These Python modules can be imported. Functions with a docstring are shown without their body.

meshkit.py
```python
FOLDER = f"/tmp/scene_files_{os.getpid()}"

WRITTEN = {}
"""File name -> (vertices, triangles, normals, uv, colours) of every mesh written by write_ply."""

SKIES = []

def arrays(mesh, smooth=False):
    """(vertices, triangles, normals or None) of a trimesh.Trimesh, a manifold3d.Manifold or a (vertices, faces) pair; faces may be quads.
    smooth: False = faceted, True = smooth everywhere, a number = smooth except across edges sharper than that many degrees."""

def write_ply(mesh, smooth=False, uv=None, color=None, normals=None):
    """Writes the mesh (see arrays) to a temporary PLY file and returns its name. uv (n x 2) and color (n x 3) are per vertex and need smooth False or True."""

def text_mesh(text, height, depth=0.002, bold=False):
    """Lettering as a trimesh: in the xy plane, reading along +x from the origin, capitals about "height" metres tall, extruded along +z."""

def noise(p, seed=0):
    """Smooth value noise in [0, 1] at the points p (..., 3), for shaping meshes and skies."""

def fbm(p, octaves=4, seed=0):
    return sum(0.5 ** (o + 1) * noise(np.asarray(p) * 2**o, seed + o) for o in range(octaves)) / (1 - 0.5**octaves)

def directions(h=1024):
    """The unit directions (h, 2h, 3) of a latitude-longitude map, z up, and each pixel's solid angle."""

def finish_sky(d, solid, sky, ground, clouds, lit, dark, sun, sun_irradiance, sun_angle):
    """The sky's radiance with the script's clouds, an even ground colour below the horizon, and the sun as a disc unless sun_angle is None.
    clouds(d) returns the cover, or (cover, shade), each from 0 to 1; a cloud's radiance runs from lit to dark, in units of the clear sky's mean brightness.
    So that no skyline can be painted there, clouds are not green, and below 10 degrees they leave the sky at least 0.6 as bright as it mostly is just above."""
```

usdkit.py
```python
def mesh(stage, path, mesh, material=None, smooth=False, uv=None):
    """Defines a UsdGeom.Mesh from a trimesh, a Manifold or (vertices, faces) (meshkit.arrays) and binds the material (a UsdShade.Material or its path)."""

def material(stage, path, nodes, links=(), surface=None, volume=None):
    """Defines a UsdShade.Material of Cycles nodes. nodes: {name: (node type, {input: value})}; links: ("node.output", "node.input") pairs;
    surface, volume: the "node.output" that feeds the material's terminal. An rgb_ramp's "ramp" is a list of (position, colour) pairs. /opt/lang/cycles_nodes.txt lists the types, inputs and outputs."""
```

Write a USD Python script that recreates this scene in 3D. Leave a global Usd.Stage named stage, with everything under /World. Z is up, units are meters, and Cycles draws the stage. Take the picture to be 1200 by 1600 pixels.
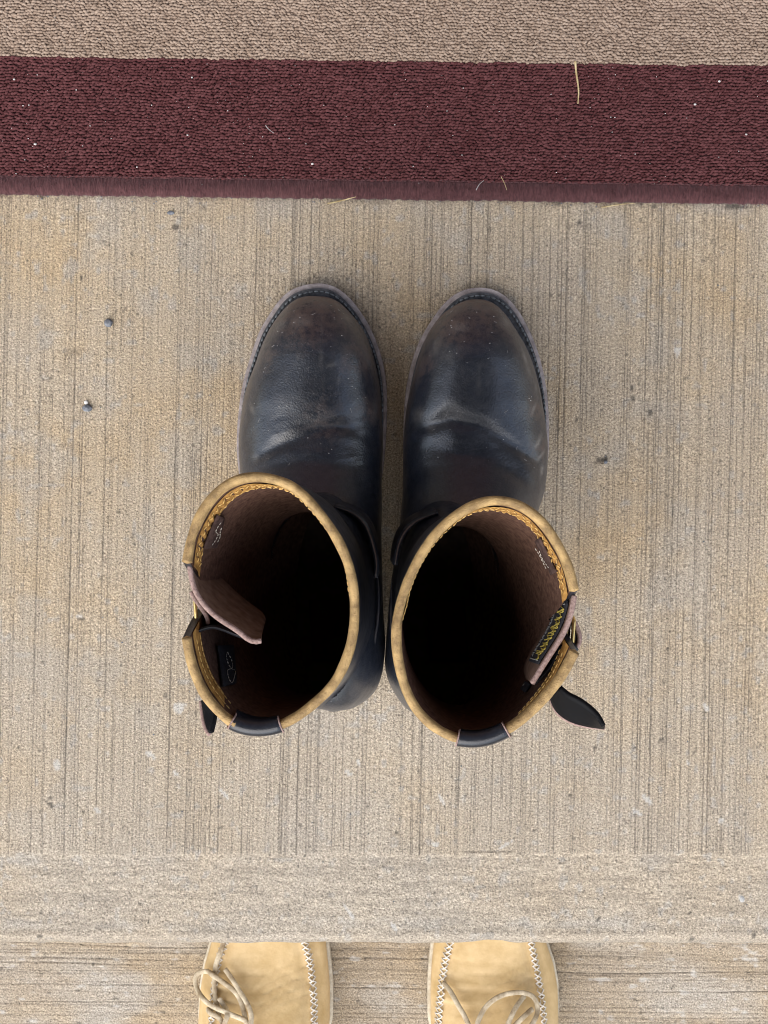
import math, random, numpy as np, usdkit, meshkit
from scipy.interpolate import CubicSpline, PchipInterpolator
from pxr import Usd, UsdGeom, UsdLux, UsdShade, Gf, Vt, Sdf

random.seed(7)
RNG = np.random.default_rng(7)
stage = Usd.Stage.CreateInMemory()
UsdGeom.SetStageUpAxis(stage, UsdGeom.Tokens.z)
UsdGeom.SetStageMetersPerUnit(stage, 1.0)
UsdGeom.Xform.Define(stage, '/World')
UsdGeom.Scope.Define(stage, '/World/Looks')

# ------------------------------------------------------------------ camera, sky, sun
CH, CF = 0.95, 1986.0            # camera height over the porch, focal length in photo pixels
cam = UsdGeom.Camera.Define(stage, '/World/camera')
cam.AddTranslateOp().Set(Gf.Vec3d(0, 0, CH))
cam.CreateFocalLengthAttr(35.0)
cam.CreateHorizontalApertureAttr(35.0 * 1200 / CF)
cam.CreateVerticalApertureAttr(35.0 * 1600 / CF)
cam.CreateClippingRangeAttr(Gf.Vec2f(0.05, 200))
cam.CreateExposureAttr(1.80)

SUN_DIR = np.array([-0.32, -0.62, 0.70]); SUN_DIR /= np.linalg.norm(SUN_DIR)
ELEV, ROT = math.asin(SUN_DIR[2]), math.atan2(SUN_DIR[0], SUN_DIR[1])
sky_mat = usdkit.material(stage, '/World/Looks/sky_light', {
    'sky': ('sky_texture', {'sky_type': 'single_scattering', 'sun_disc': False, 'sun_elevation': ELEV, 'sun_rotation': ROT}),
    'tc': ('texture_coordinate', {}),
    'n': ('noise_texture', {'scale': 2.2, 'detail': 5.0, 'roughness': 0.55}),
    'r': ('rgb_ramp', {'ramp': [(0.34, (0, 0, 0)), (0.70, (0.62, 0.62, 0.62))]}),
    'cl': ('color', {'value': (7.2, 6.9, 6.5)}),
    'mix': ('mix_color', {'use_clamp': False}),
    'bg': ('background_shader', {'strength': 0.10})},
    [('tc.generated', 'n.vector'), ('n.fac', 'r.fac'), ('r.color', 'mix.fac'), ('sky.color', 'mix.a'), ('cl.color', 'mix.b'), ('mix.result', 'bg.color')], surface='bg.background')
dome = UsdLux.DomeLight.Define(stage, '/World/sky')
dome.CreateIntensityAttr(1.0)
dome.GetPrim().SetCustomDataByKey('kind', 'structure')
UsdShade.MaterialBindingAPI.Apply(dome.GetPrim()).Bind(sky_mat)
sun = UsdLux.DistantLight.Define(stage, '/World/sun')
sun.CreateNormalizeAttr(True); sun.CreateIntensityAttr(0.30); sun.CreateAngleAttr(75.0)
sun.CreateColorAttr(Gf.Vec3f(1.0, 0.95, 0.88))
sun.AddTransformOp().Set(Gf.Matrix4d().SetRotate(Gf.Rotation(Gf.Vec3d(0, 0, 1), Gf.Vec3d(*SUN_DIR))))

# ------------------------------------------------------------------ helpers
used = {}
def numbered(parent, name):
    k = used.get((parent, name), 0); used[(parent, name)] = k + 1
    return f'{parent}/{name}' + (f'_{k:03d}' if k else '')

class Thing:
    def __init__(s, name, label=None, cat=None, origin=(0, 0, 0), group=None, kind=None, rotz=0):
        s.path = numbered('/World', name); s.o = np.array(origin, float)
        s.x = UsdGeom.Xform.Define(stage, s.path); s.x.AddTranslateOp().Set(Gf.Vec3d(*map(float, origin)))
        if rotz: s.x.AddRotateZOp().Set(rotz)
        tag(s.x.GetPrim(), label, cat, group, kind)

def tag(p, label=None, cat=None, group=None, kind=None):
    for k, v in (('label', label), ('category', cat), ('group', group), ('kind', kind)):
        if v: p.SetCustomDataByKey(k, v)

def vnormals(v, f):
    n = np.zeros_like(v)
    tri = [f] if f.shape[1] == 3 else [f[:, [0, 1, 2]], f[:, [0, 2, 3]]]
    for t in tri:
        c = np.cross(v[t[:, 1]] - v[t[:, 0]], v[t[:, 2]] - v[t[:, 0]])
        for k in range(3): np.add.at(n, t[:, k], c)
    l = np.linalg.norm(n, axis=1, keepdims=True)
    return np.where(l > 1e-20, n / np.maximum(l, 1e-20), [0, 0, 1.0])

def mesh(parent, name, vf, mat, smooth=True, col=None, label=None, kind=None, cat=None, group=None):
    """One Mesh prim. parent: a Thing, a prim path string below a thing, or None for /World. col: per-vertex (n,3) primvar 'wear'."""
    v, f = np.asarray(vf[0], float), np.asarray(vf[1], int)
    keep = np.zeros(len(v), bool); keep[f.ravel()] = True
    if not keep.all():
        f = (np.cumsum(keep) - 1)[f]; v = v[keep]; col = None if col is None else np.asarray(col)[keep]
    if isinstance(parent, Thing): base, off = parent.path, parent.o
    elif parent is None: base, off = '/World', 0
    else: base, off = parent
    path = numbered(base, name)
    m = UsdGeom.Mesh.Define(stage, path)
    m.CreatePointsAttr(Vt.Vec3fArray.FromNumpy((v - off).astype(np.float32)))
    m.CreateFaceVertexCountsAttr(Vt.IntArray.FromNumpy(np.full(len(f), f.shape[1], np.int32)))
    m.CreateFaceVertexIndicesAttr(Vt.IntArray.FromNumpy(f.astype(np.int32).ravel()))
    m.CreateSubdivisionSchemeAttr('none')
    if smooth:
        m.CreateNormalsAttr(Vt.Vec3fArray.FromNumpy(vnormals(v, f).astype(np.float32))); m.SetNormalsInterpolation('vertex')
    if col is not None:
        UsdGeom.PrimvarsAPI(m).CreatePrimvar('wear', Sdf.ValueTypeNames.Color3fArray, 'vertex').Set(Vt.Vec3fArray.FromNumpy(np.ascontiguousarray(col, np.float32)))
    UsdShade.MaterialBindingAPI.Apply(m.GetPrim()).Bind(mat)
    tag(m.GetPrim(), label, cat, group, kind)
    return path, off

def grid_faces(a, b, wrap_b=False, flip=False):
    i = np.arange(a - 1)[:, None]; j = np.arange(b if wrap_b else b - 1)[None, :]; j2 = (j + 1) % b
    f = np.stack([i * b + j, i * b + j2, (i + 1) * b + j2, (i + 1) * b + j], -1).reshape(-1, 4)
    return f[:, ::-1] if flip else f

def join(parts):
    vs, fs, n = [], [], 0
    for v, f in parts:
        f = np.asarray(f)
        if f.shape[1] == 4: f = np.vstack([f[:, [0, 1, 2]], f[:, [0, 2, 3]]])
        vs.append(v); fs.append(f + n); n += len(v)
    return np.vstack(vs), np.vstack(fs)

def P(u, v, z):
    """World point at height z seen at photo pixel u, v (used to survey sizes and places)."""
    u, v, z = np.broadcast_arrays(np.asarray(u, float), np.asarray(v, float), np.asarray(z, float))
    return np.stack([(u - 600) * (CH - z) / CF, (800 - v) * (CH - z) / CF, z + 0 * u], -1)

def PX(pts, z): a = np.array(pts, float); return P(a[:, 0], a[:, 1], z)

def resample(p, n, closed=False):
    p = np.asarray(p, float)
    if closed: p = np.vstack([p, p[:1]])
    d = np.r_[0, np.cumsum(np.linalg.norm(np.diff(p, axis=0), axis=1))]
    c = CubicSpline(d, p, bc_type='periodic' if closed else 'natural')
    q = c(np.linspace(0, d[-1], 1500)); e = np.r_[0, np.cumsum(np.linalg.norm(np.diff(q, axis=0), axis=1))]
    s = np.linspace(0, e[-1], n + 1)[:-1] if closed else np.linspace(0, e[-1], n)
    return np.stack([np.interp(s, e, q[:, k]) for k in range(p.shape[1])], 1)

def tube(p, r, seg=8, flat=1.0, up=(0, 0, 1), closed=False, caps=True, power=2.0):
    """Tube along p; r radius across, flat = ratio of the other radius (towards 'up')."""
    p = np.asarray(p, float); n = len(p); r = np.broadcast_to(np.asarray(r, float), n)
    t = np.gradient(p, axis=0) if not closed else np.roll(p, -1, 0) - np.roll(p, 1, 0)
    t /= np.maximum(np.linalg.norm(t, axis=1, keepdims=True), 1e-12)
    up = np.broadcast_to(np.asarray(up, float), p.shape)
    a = np.cross(t, up); a /= np.maximum(np.linalg.norm(a, axis=1, keepdims=True), 1e-9); b = np.cross(a, t)
    th = np.linspace(0, 2 * np.pi, seg, endpoint=False)
    c, s = np.cos(th), np.sin(th)
    if power != 2: c, s = np.sign(c) * abs(c) ** (2 / power), np.sign(s) * abs(s) ** (2 / power)
    v = p[:, None] + r[:, None, None] * (a[:, None] * c[None, :, None] + flat * b[:, None] * s[None, :, None])
    v = v.reshape(-1, 3)
    if closed:
        i = np.arange(n)[:, None]; j = np.arange(seg)[None]; i2, j2 = (i + 1) % n, (j + 1) % seg
        f = np.stack([i * seg + j, i2 * seg + j, i2 * seg + j2, i * seg + j2], -1).reshape(-1, 4)
        f = f[:, ::-1]
        return v, np.vstack([f[:, [0, 1, 2]], f[:, [0, 2, 3]]])
    f = grid_faces(n, seg, True)
    f = np.vstack([f[:, [0, 1, 2]], f[:, [0, 2, 3]]])
    if caps:
        k = len(v); v = np.vstack([v, p[0] - t[0] * r[0] * .35, p[-1] + t[-1] * r[-1] * .35]); j = np.arange(seg); j2 = (j + 1) % seg
        f = np.vstack([f, np.stack([j2, j, 0 * j + k], 1), np.stack([(n - 1) * seg + j, (n - 1) * seg + j2, 0 * j + k + 1], 1)])
    return v, f

def sheet(A, B, th, n=None):
    """Closed thin slab between the curves A and B (both k x 3), th thick."""
    k = len(A); m = n or 5
    w = np.linspace(0, 1, m)[None, :, None]
    g = A[:, None] * (1 - w) + B[:, None] * w
    du, dv = np.gradient(g, axis=0), np.gradient(g, axis=1)
    nn = np.cross(du, dv); nn /= np.maximum(np.linalg.norm(nn, axis=-1, keepdims=True), 1e-12)
    top, bot = (g + nn * th / 2).reshape(-1, 3), (g - nn * th / 2).reshape(-1, 3)
    f = grid_faces(k, m); N = k * m
    ring = np.r_[np.arange(m), np.arange(1, k) * m + m - 1, (k - 1) * m + np.arange(m - 2, -1, -1), np.arange(k - 2, 0, -1) * m]
    r2 = np.roll(ring, -1)
    side = np.stack([r2, ring, ring + N, r2 + N], 1)
    return np.vstack([top, bot]), np.vstack([f, f[:, ::-1] + N, side])

def fb(p, o=4, seed=0): return meshkit.fbm(p, o, seed)
def n3(x, y, z=0.0): return np.stack(np.broadcast_arrays(np.asarray(x, float), np.asarray(y, float), np.asarray(z, float)), -1)
def stitch_row(p, length, gap, r, seg=5, lift=0.0):
    """Short thread lengths along the line p."""
    d = np.r_[0, np.cumsum(np.linalg.norm(np.diff(p, axis=0), axis=1))]; out = []; s = gap / 2
    while s + length < d[-1]:
        q = np.stack([np.interp(np.linspace(s, s + length, 5), d, p[:, k]) for k in range(3)], 1)
        q[:, 2] += lift * np.array([0, .8, 1, .8, 0])
        out.append(tube(q, r * np.array([.55, 1, 1, 1, .55]), seg)); s += length + gap
    return join(out)

# ------------------------------------------------------------------ materials
def M(name, nodes, links, **k): return usdkit.material(stage, '/World/Looks/' + name, nodes, links, surface='p.BSDF')

def concrete(name, tint=1.0):
    t = np.array
    return M(name, {
        'g': ('geometry', {}), 'at': ('attribute', {'attribute': 'wear'}), 'sc': ('separate_color', {}),
        'grain': ('noise_texture', {'scale': 700.0, 'detail': 3.0, 'roughness': 0.75}),
        'grainr': ('rgb_ramp', {'ramp': [(0.30, (.30, .29, .28)), (0.43, (.80, .79, .78)), (0.55, (1.08, 1.08, 1.08)), (0.70, (1.7, 1.7, 1.66))]}),
        'stain': ('noise_texture', {'scale': 9.0, 'detail': 6.0, 'roughness': 0.62}),
        'stainr': ('rgb_ramp', {'ramp': [(0.28, t((.435, .365, .282)) * tint), (0.48, t((.455, .370, .266)) * tint), (0.62, t((.46, .355, .232)) * tint), (0.78, t((.435, .315, .183)) * tint)]}),
        'm1': ('mix_color', {'blend_type': 'multiply', 'fac': 1.0, 'use_clamp': False}),
        'm2': ('mix_color', {'b': (0.075, 0.066, 0.056)}),
        'm3': ('mix_color', {'b': (0.56, 0.54, 0.50)}),
        'm4': ('mix_color', {'b': (0.415, 0.368, 0.305)}),
        'bn': ('noise_texture', {'scale': 520.0, 'detail': 4.0, 'roughness': 0.7}),
        'bump': ('bump', {'strength': 1.0, 'distance': 0.0018}),
        'p': ('principled_bsdf', {'roughness': 0.93, 'specular_ior_level': 0.25})},
        [('g.position', 'grain.vector'), ('g.position', 'stain.vector'), ('g.position', 'bn.vector'),
         ('grain.fac', 'grainr.fac'), ('stain.fac', 'stainr.fac'), ('at.color', 'sc.color'),
         ('stainr.color', 'm4.a'), ('sc.b', 'm4.fac'), ('m4.result', 'm1.a'), ('grainr.color', 'm1.b'),
         ('m1.result', 'm2.a'), ('sc.r', 'm2.fac'), ('m2.result', 'm3.a'), ('sc.g', 'm3.fac'),
         ('m3.result', 'p.base_color'), ('bn.fac', 'bump.height'), ('bump.normal', 'p.normal')])

def leather(name, base, worn, rough=(0.36, 0.52), dust=0.5, grain=1500.0, bumps=0.25, spec=0.5, wear_rough=0.2, coat=0.0):
    """base leather, worn through to another tone where the wear attribute says so; pale dust flecks."""
    return M(name, {
        'g': ('geometry', {}), 'at': ('attribute', {'attribute': 'wear'}), 'sc': ('separate_color', {}),
        'wn': ('noise_texture', {'scale': 170.0, 'detail': 7.0, 'roughness': 0.75}),
        'wm': ('math', {'math_type': 'multiply_add', 'value2': 4.6, 'value3': -2.3}),
        'wr': ('math', {'math_type': 'multiply', 'value2': wear_rough}), 'ra': ('math', {'math_type': 'add'}),
        'wa': ('math', {'math_type': 'add', 'use_clamp': True}),
        'wb': ('math', {'math_type': 'multiply', 'use_clamp': True}),
        'mix': ('mix_color', {'a': base, 'b': worn}),
        'dv': ('noise_texture', {'scale': 1300.0, 'detail': 1.0, 'roughness': 0.5}),
        'dr': ('rgb_ramp', {'ramp': [(0.66, (0, 0, 0)), (0.78, (1, 1, 1))]}),
        'db': ('noise_texture', {'scale': 70.0, 'detail': 3.0}),
        'dbr': ('rgb_ramp', {'ramp': [(0.45, (0, 0, 0)), (0.70, (dust, dust, dust))]}),
        'dm': ('math', {'math_type': 'multiply'}),
        'film': ('mix_color', {'b': (0.20, 0.185, 0.17)}),
        'mixd': ('mix_color', {'b': (0.30, 0.29, 0.27)}),
        'rr': ('map_range', {'from_min': 0.3, 'from_max': 0.7, 'to_min': rough[0], 'to_max': rough[1]}),
        'bn': ('noise_texture', {'scale': grain, 'detail': 3.0}),
        'bump': ('bump', {'strength': bumps, 'distance': 0.0004}),
        'p': ('principled_bsdf', {'specular_ior_level': spec, 'coat_weight': coat, 'coat_roughness': 0.36})},
        [('g.position', 'wn.vector'), ('g.position', 'dv.vector'), ('g.position', 'db.vector'), ('g.position', 'bn.vector'),
         ('at.color', 'sc.color'), ('wn.fac', 'wm.value1'), ('wm.value', 'wa.value1'), ('sc.r', 'wa.value2'), ('wa.value', 'wb.value1'), ('sc.r', 'wb.value2'),
         ('wb.value', 'mix.fac'), ('mix.result', 'film.a'), ('sc.g', 'film.fac'), ('film.result', 'mixd.a'), ('dv.fac', 'dr.fac'), ('db.fac', 'dbr.fac'), ('dr.color', 'dm.value1'), ('dbr.color', 'dm.value2'),
         ('dm.value', 'mixd.fac'), ('mixd.result', 'p.base_color'), ('wn.fac', 'rr.value'), ('rr.result', 'ra.value1'), ('wb.value', 'wr.value1'), ('wr.value', 'ra.value2'), ('ra.value', 'p.roughness'), ('bn.fac', 'bump.height'), ('bump.normal', 'p.normal'), ('bump.normal', 'p.coat_normal')])

def simple(name, c1, c2, scale, rough=0.8, bump=0.3, bscale=None, dist=0.0005, sheen=0.0, metallic=0.0, spec=0.4, vecscale=(1, 1, 1), lo=0.35, hi=0.65):
    return M(name, {
        'g': ('geometry', {}), 'mp': ('mapping', {'scale': vecscale}),
        'n': ('noise_texture', {'scale': scale, 'detail': 5.0, 'roughness': 0.65}),
        'r': ('rgb_ramp', {'ramp': [(lo, c1), (hi, c2)]}),
        'bn': ('noise_texture', {'scale': bscale or scale * 3, 'detail': 3.0}),
        'bump': ('bump', {'strength': bump, 'distance': dist}),
        'p': ('principled_bsdf', {'roughness': rough, 'sheen_weight': sheen, 'metallic': metallic, 'specular_ior_level': spec})},
        [('g.position', 'mp.vector'), ('mp.vector', 'n.vector'), ('mp.vector', 'bn.vector'), ('n.fac', 'r.fac'), ('r.color', 'p.base_color'),
         ('bn.fac', 'bump.height'), ('bump.normal', 'p.normal')])

def pile(name, c1, c2):
    return M(name, {
        'o': ('object_info', {}), 'g': ('geometry', {}),
        'n': ('noise_texture', {'scale': 60.0, 'detail': 4.0}),
        'a': ('math', {'math_type': 'multiply_add', 'value2': 0.6}),
        'h': ('math', {'math_type': 'multiply', 'value2': 0.55}),
        'r': ('rgb_ramp', {'ramp': [(0.2, c1), (0.85, c2)]}),
        'p': ('principled_bsdf', {'roughness': 0.95, 'specular_ior_level': 0.1})},
        [('g.position', 'n.vector'), ('n.fac', 'h.value1'), ('o.random', 'a.value1'), ('h.value', 'a.value3'), ('a.value', 'r.fac'), ('r.color', 'p.base_color')])

MAT = dict(
    porch=concrete('broomed_concrete'), step=concrete('broomed_concrete_step', 0.86),
    black=leather('black_leather', (0.006, 0.008, 0.013), (0.115, 0.070, 0.052), rough=(0.27, 0.38), grain=800.0, bumps=0.6, spec=0.75, wear_rough=0.34, coat=0.15),
    shaft=leather('polished_black_leather', (0.010, 0.011, 0.015), (0.06, 0.04, 0.032), rough=(0.26, 0.38), dust=0.12),
    strap=leather('dull_black_strap', (0.004, 0.004, 0.005), (0.05, 0.03, 0.025), rough=(0.5, 0.62), dust=0.35, spec=0.10),
    patch=simple('dark_suede_patch', (0.040, 0.025, 0.021), (0.085, 0.052, 0.043), 300, 0.97, 0.6, 1000, 0.0006, spec=0.08),
    lining=simple('brown_suede', (0.062, 0.033, 0.023), (0.135, 0.075, 0.053), 320, 0.97, 0.7, 900, 0.0006, spec=0.08),
    dark_edge=simple('dark_leather_edge', (0.045, 0.028, 0.024), (0.10, 0.066, 0.056), 700, 0.85, 0.4, 1500, 0.0003),
    gusset=simple('brown_flesh_leather', (0.120, 0.072, 0.050), (0.20, 0.128, 0.094), 160, 0.95, 0.5, 1100, 0.0004, spec=0.1),
    raw=simple('raw_leather_edge', (0.17, 0.105, 0.090), (0.36, 0.25, 0.215), 700, 0.85, 0.4, 1500, 0.0003),
    binding=simple('tan_binding_leather', (0.15, 0.090, 0.036), (0.43, 0.28, 0.115), 130, 0.66, 0.8, 1300, 0.0006, spec=0.35, lo=0.30, hi=0.62),
    facing=simple('golden_tan_leather', (0.20, 0.090, 0.018), (0.48, 0.26, 0.070), 200, 0.6, 0.3, 1200, 0.0003),
    thread=simple('pale_thread', (0.36, 0.32, 0.26), (0.60, 0.55, 0.47), 900, 0.9, 0.3),
    gold_thread=simple('tan_thread', (0.46, 0.28, 0.08), (0.66, 0.45, 0.17), 900, 0.8, 0.3),
    sole=simple('dusty_sole_edge', (0.16, 0.130, 0.124), (0.36, 0.315, 0.305), 150, 0.9, 0.5, 1000, 0.0005, lo=0.3, hi=0.7),
    welt=simple('dark_welt', (0.018, 0.019, 0.022), (0.075, 0.076, 0.082), 240, 0.75, 0.4, 1000),
    welt_thread=simple('worn_welt_thread', (0.05, 0.056, 0.062), (0.17, 0.185, 0.195), 300, 0.85, 0.4, 1500),
    brass=simple('worn_brass', (0.55, 0.38, 0.13), (0.80, 0.62, 0.28), 300, 0.28, 0.1, metallic=1.0),
    insole=simple('dark_insole', (0.05, 0.034, 0.026), (0.10, 0.066, 0.052), 120, 0.9, 0.3),
    tag_black=simple('black_woven_label', (0.010, 0.010, 0.013), (0.028, 0.028, 0.034), 900, 0.8, 0.6, 2500),
    gold_script=simple('gold_woven_thread', (0.34, 0.26, 0.04), (0.60, 0.48, 0.11), 800, 0.7, 0.3),
    grey_script=simple('grey_woven_thread', (0.22, 0.22, 0.21), (0.42, 0.42, 0.40), 800, 0.8, 0.3),
    moc=simple('natural_tan_leather', (0.47, 0.32, 0.138), (0.62, 0.45, 0.232), 60, 0.55, 0.45, 320, 0.0005, spec=0.4, lo=0.3, hi=0.7),
    moc_sole=simple('cream_crepe_sole', (0.42, 0.36, 0.26), (0.62, 0.56, 0.44), 200, 0.9, 0.4),
    moc_thread=simple('white_waxed_thread', (0.50, 0.45, 0.37), (0.78, 0.73, 0.65), 500, 0.8, 0.3),
    lace=simple('rawhide_lace', (0.22, 0.155, 0.085), (0.62, 0.53, 0.38), 110, 0.8, 0.6, 1000, 0.0006, lo=0.3, hi=0.7),
    maroon=pile('maroon_pile', (0.062, 0.0195, 0.020), (0.112, 0.042, 0.0425)),
    beige=pile('beige_pile', (0.225, 0.160, 0.117), (0.345, 0.260, 0.198)),
    maroon_back=simple('maroon_backing', (0.044, 0.015, 0.016), (0.07, 0.026, 0.027), 300, 1.0, 0.4),
    beige_back=simple('beige_backing', (0.23, 0.16, 0.12), (0.29, 0.21, 0.16), 300, 1.0, 0.4),
    yarn=simple('maroon_edge_yarn', (0.046, 0.0145, 0.016), (0.095, 0.036, 0.037), 900, 0.95, 0.8, 1400, 0.0008, sheen=0.1, vecscale=(1, .18, .4)),
    straw=simple('dry_straw', (0.32, 0.23, 0.10), (0.56, 0.45, 0.25), 120, 0.6, 0.2),
    crumb=simple('pale_crumb', (0.34, 0.32, 0.30), (0.62, 0.60, 0.57), 200, 0.8, 0.3),
    pebble=simple('grey_pebble', (0.06, 0.065, 0.075), (0.20, 0.21, 0.23), 500, 0.6, 0.3),
    white_stone=simple('white_stone', (0.5, 0.49, 0.46), (0.75, 0.74, 0.70), 300, 0.6, 0.3),
    chip=simple('grey_chip', (0.28, 0.275, 0.26), (0.42, 0.41, 0.39), 400, 0.8, 0.3),
    lint=simple('pale_lint', (0.34, 0.33, 0.32), (0.55, 0.53, 0.50), 300, 0.9, 0.2),
    siding=simple('painted_siding', (0.07, 0.06, 0.05), (0.09, 0.08, 0.065), 6, 0.8, 0.2, 60, .001),
    ceiling=simple('stained_boards', (0.03, 0.024, 0.018), (0.05, 0.038, 0.028), 8, 0.8, 0.2, 60, .001),
    door=simple('painted_door', (0.10, 0.04, 0.03), (0.13, 0.055, 0.04), 5, 0.6, 0.1),
    earth=simple('ground_soil', (0.06, 0.05, 0.035), (0.12, 0.10, 0.07), 3, 0.95, 0.5, 30, 0.02),
)

# ------------------------------------------------------------------ ground, porch and step
GZ, SZ = -0.34, -0.17
xs = np.array([-60, -3, 3, 60.]); gx, gy = np.meshgrid(xs, xs, indexing='ij')
mesh(None, 'ground', (n3(gx.ravel(), gy.ravel(), GZ), grid_faces(4, 4)[:, ::-1]), MAT['earth'], kind='structure')

def grooves(along, across, spacing, rng, width=(.00030, .00062), depth=(.00018, .0006), lean=0.022, wob=0.0012, lo=-.42, hi=.42):
    """Broom marks: depth field over the grid (along, across), lines run along the first coordinate."""
    out = np.zeros(along.shape); x = lo; a0 = along[:, 0]
    ac = across[0]
    strong = 0
    while x < hi:
        x += spacing * rng.gamma(2.2, 1 / 2.2)
        w = rng.uniform(*width); d = rng.uniform(*depth) * rng.uniform(.45, 1.0)
        if rng.random() < .16: d *= 1.75; w *= 1.25
        seed = rng.integers(1e6)
        cx = x + lean * (a0 - 0) + wob * (fb(n3(a0 * 5, seed * .37), 2, int(seed)) - .5) * 2 + .00025 * (fb(n3(a0 * 120, 3.1), 2, int(seed) + 9) - .5) * 2
        amp = d * np.clip(1.7 * fb(n3(a0 * 11, 9.3), 3, int(seed) + 3) - .16, 0, 1.2) * (0.45 + 1.1 * fb(n3(a0 * 190, 1.7), 2, int(seed) + 5))
        lo_i, hi_i = np.searchsorted(ac, [cx.min() - 5 * w, cx.max() + 5 * w])
        if hi_i <= lo_i: continue
        q = (ac[None, lo_i:hi_i] - cx[:, None]) / w
        out[:, lo_i:hi_i] = np.maximum(out[:, lo_i:hi_i], amp[:, None] * np.exp(-q * q))
    return out

fx = np.r_[np.linspace(-2.4, -.42, 30)[:-1], np.arange(-.42, .4201, .0006), np.linspace(.42, 2.4, 30)[1:]]
R = 0.011
Y0, BAND = -0.3248, -0.2565
ry = np.r_[np.linspace(1.3, .26, 24)[:-1], np.arange(.26, -.25, -.0020), np.arange(-.25, -.264, -.0006), np.arange(-.264, Y0 + R, -.0018), Y0 + R]
aq = np.linspace(0, np.pi / 2, 9)[1:]
py = np.r_[ry, Y0 + R - R * np.sin(aq), np.full(8, Y0)]
pz = np.r_[0 * ry, -R + R * np.cos(aq), np.linspace(-R - .01, GZ, 8)]
py[-8:] += np.linspace(0, .004, 8) * 0
X, Y = np.meshgrid(fx, py); Z = np.repeat(pz[:, None], len(fx), 1)
rg = np.random.default_rng(21)
gr = np.maximum(grooves(Y, X, .0034, rg, width=(.00024, .00046)), .66 * grooves(Y, X, .0020, rg, wob=.0005, width=(.00025, .00042)))
edge = BAND + .0016 * (fb(n3(X * 40, 0), 3, 5) - .5) * 2
broom = 1 / (1 + np.exp(-(Y - edge) / .0006))
gr *= broom
macro = .0016 * (fb(n3(X * 14, Y * 14), 3, 11) - .5)
bandbump = (1 - broom) * .0007 * (fb(n3(X * 70, Y * 240, 2), 3, 13) - .5)
flat = (pz > -.0001)[:, None] * 1.0
Z = Z + flat * (macro - gr * 1.15 - (1 - broom) * .0007 + bandbump)
Y2 = Y + (1 - flat) * (.0026 * (fb(n3(X * 45, Z * 60), 4, 17) - .5) + .0022 * np.exp(-((X - .078) / .016) ** 2))
# colour channels: r dirt, g pale chalk/chips, b grey cement bloom
dirt = np.clip(gr / .00036, 0, 1) * (.62 + .5 * fb(n3(X * 30, Y * 30), 3, 31)) * .74
dirt = np.maximum(dirt, (1 - broom) * np.clip((fb(n3(X * 38, Y * 900), 3, 33) - .53) * 3.0, 0, .20))
dirt = np.maximum(dirt, np.clip((Y0 + R * .75 - Y) / (R * .5), 0, 1) * .34)
chalk = np.zeros_like(X); grey = np.clip((fb(n3(X * 34, Y * 26), 4, 41) - .54) * 3.5, 0, .55)
grey = np.maximum(grey, np.clip((-.05 - Y) / .25, 0, 1) * .55)
grey = np.maximum(grey, .75 * np.exp(-((Y - BAND + .004) / .010) ** 2) * (fb(n3(X * 30, 1), 3, 4)) * 1.5)
grey = np.maximum(grey, np.exp(-((Y - Y0 - .017) / .008) ** 2) * np.clip(fb(n3(X * 40, Y * 60), 3, 47) * 1.9 - .25, 0, .95))
sp = fb(n3(X * 150, Y * 150), 2, 43)
grey = np.clip(grey + np.clip((sp - .72) * 7, 0, .8), 0, 1)
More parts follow.
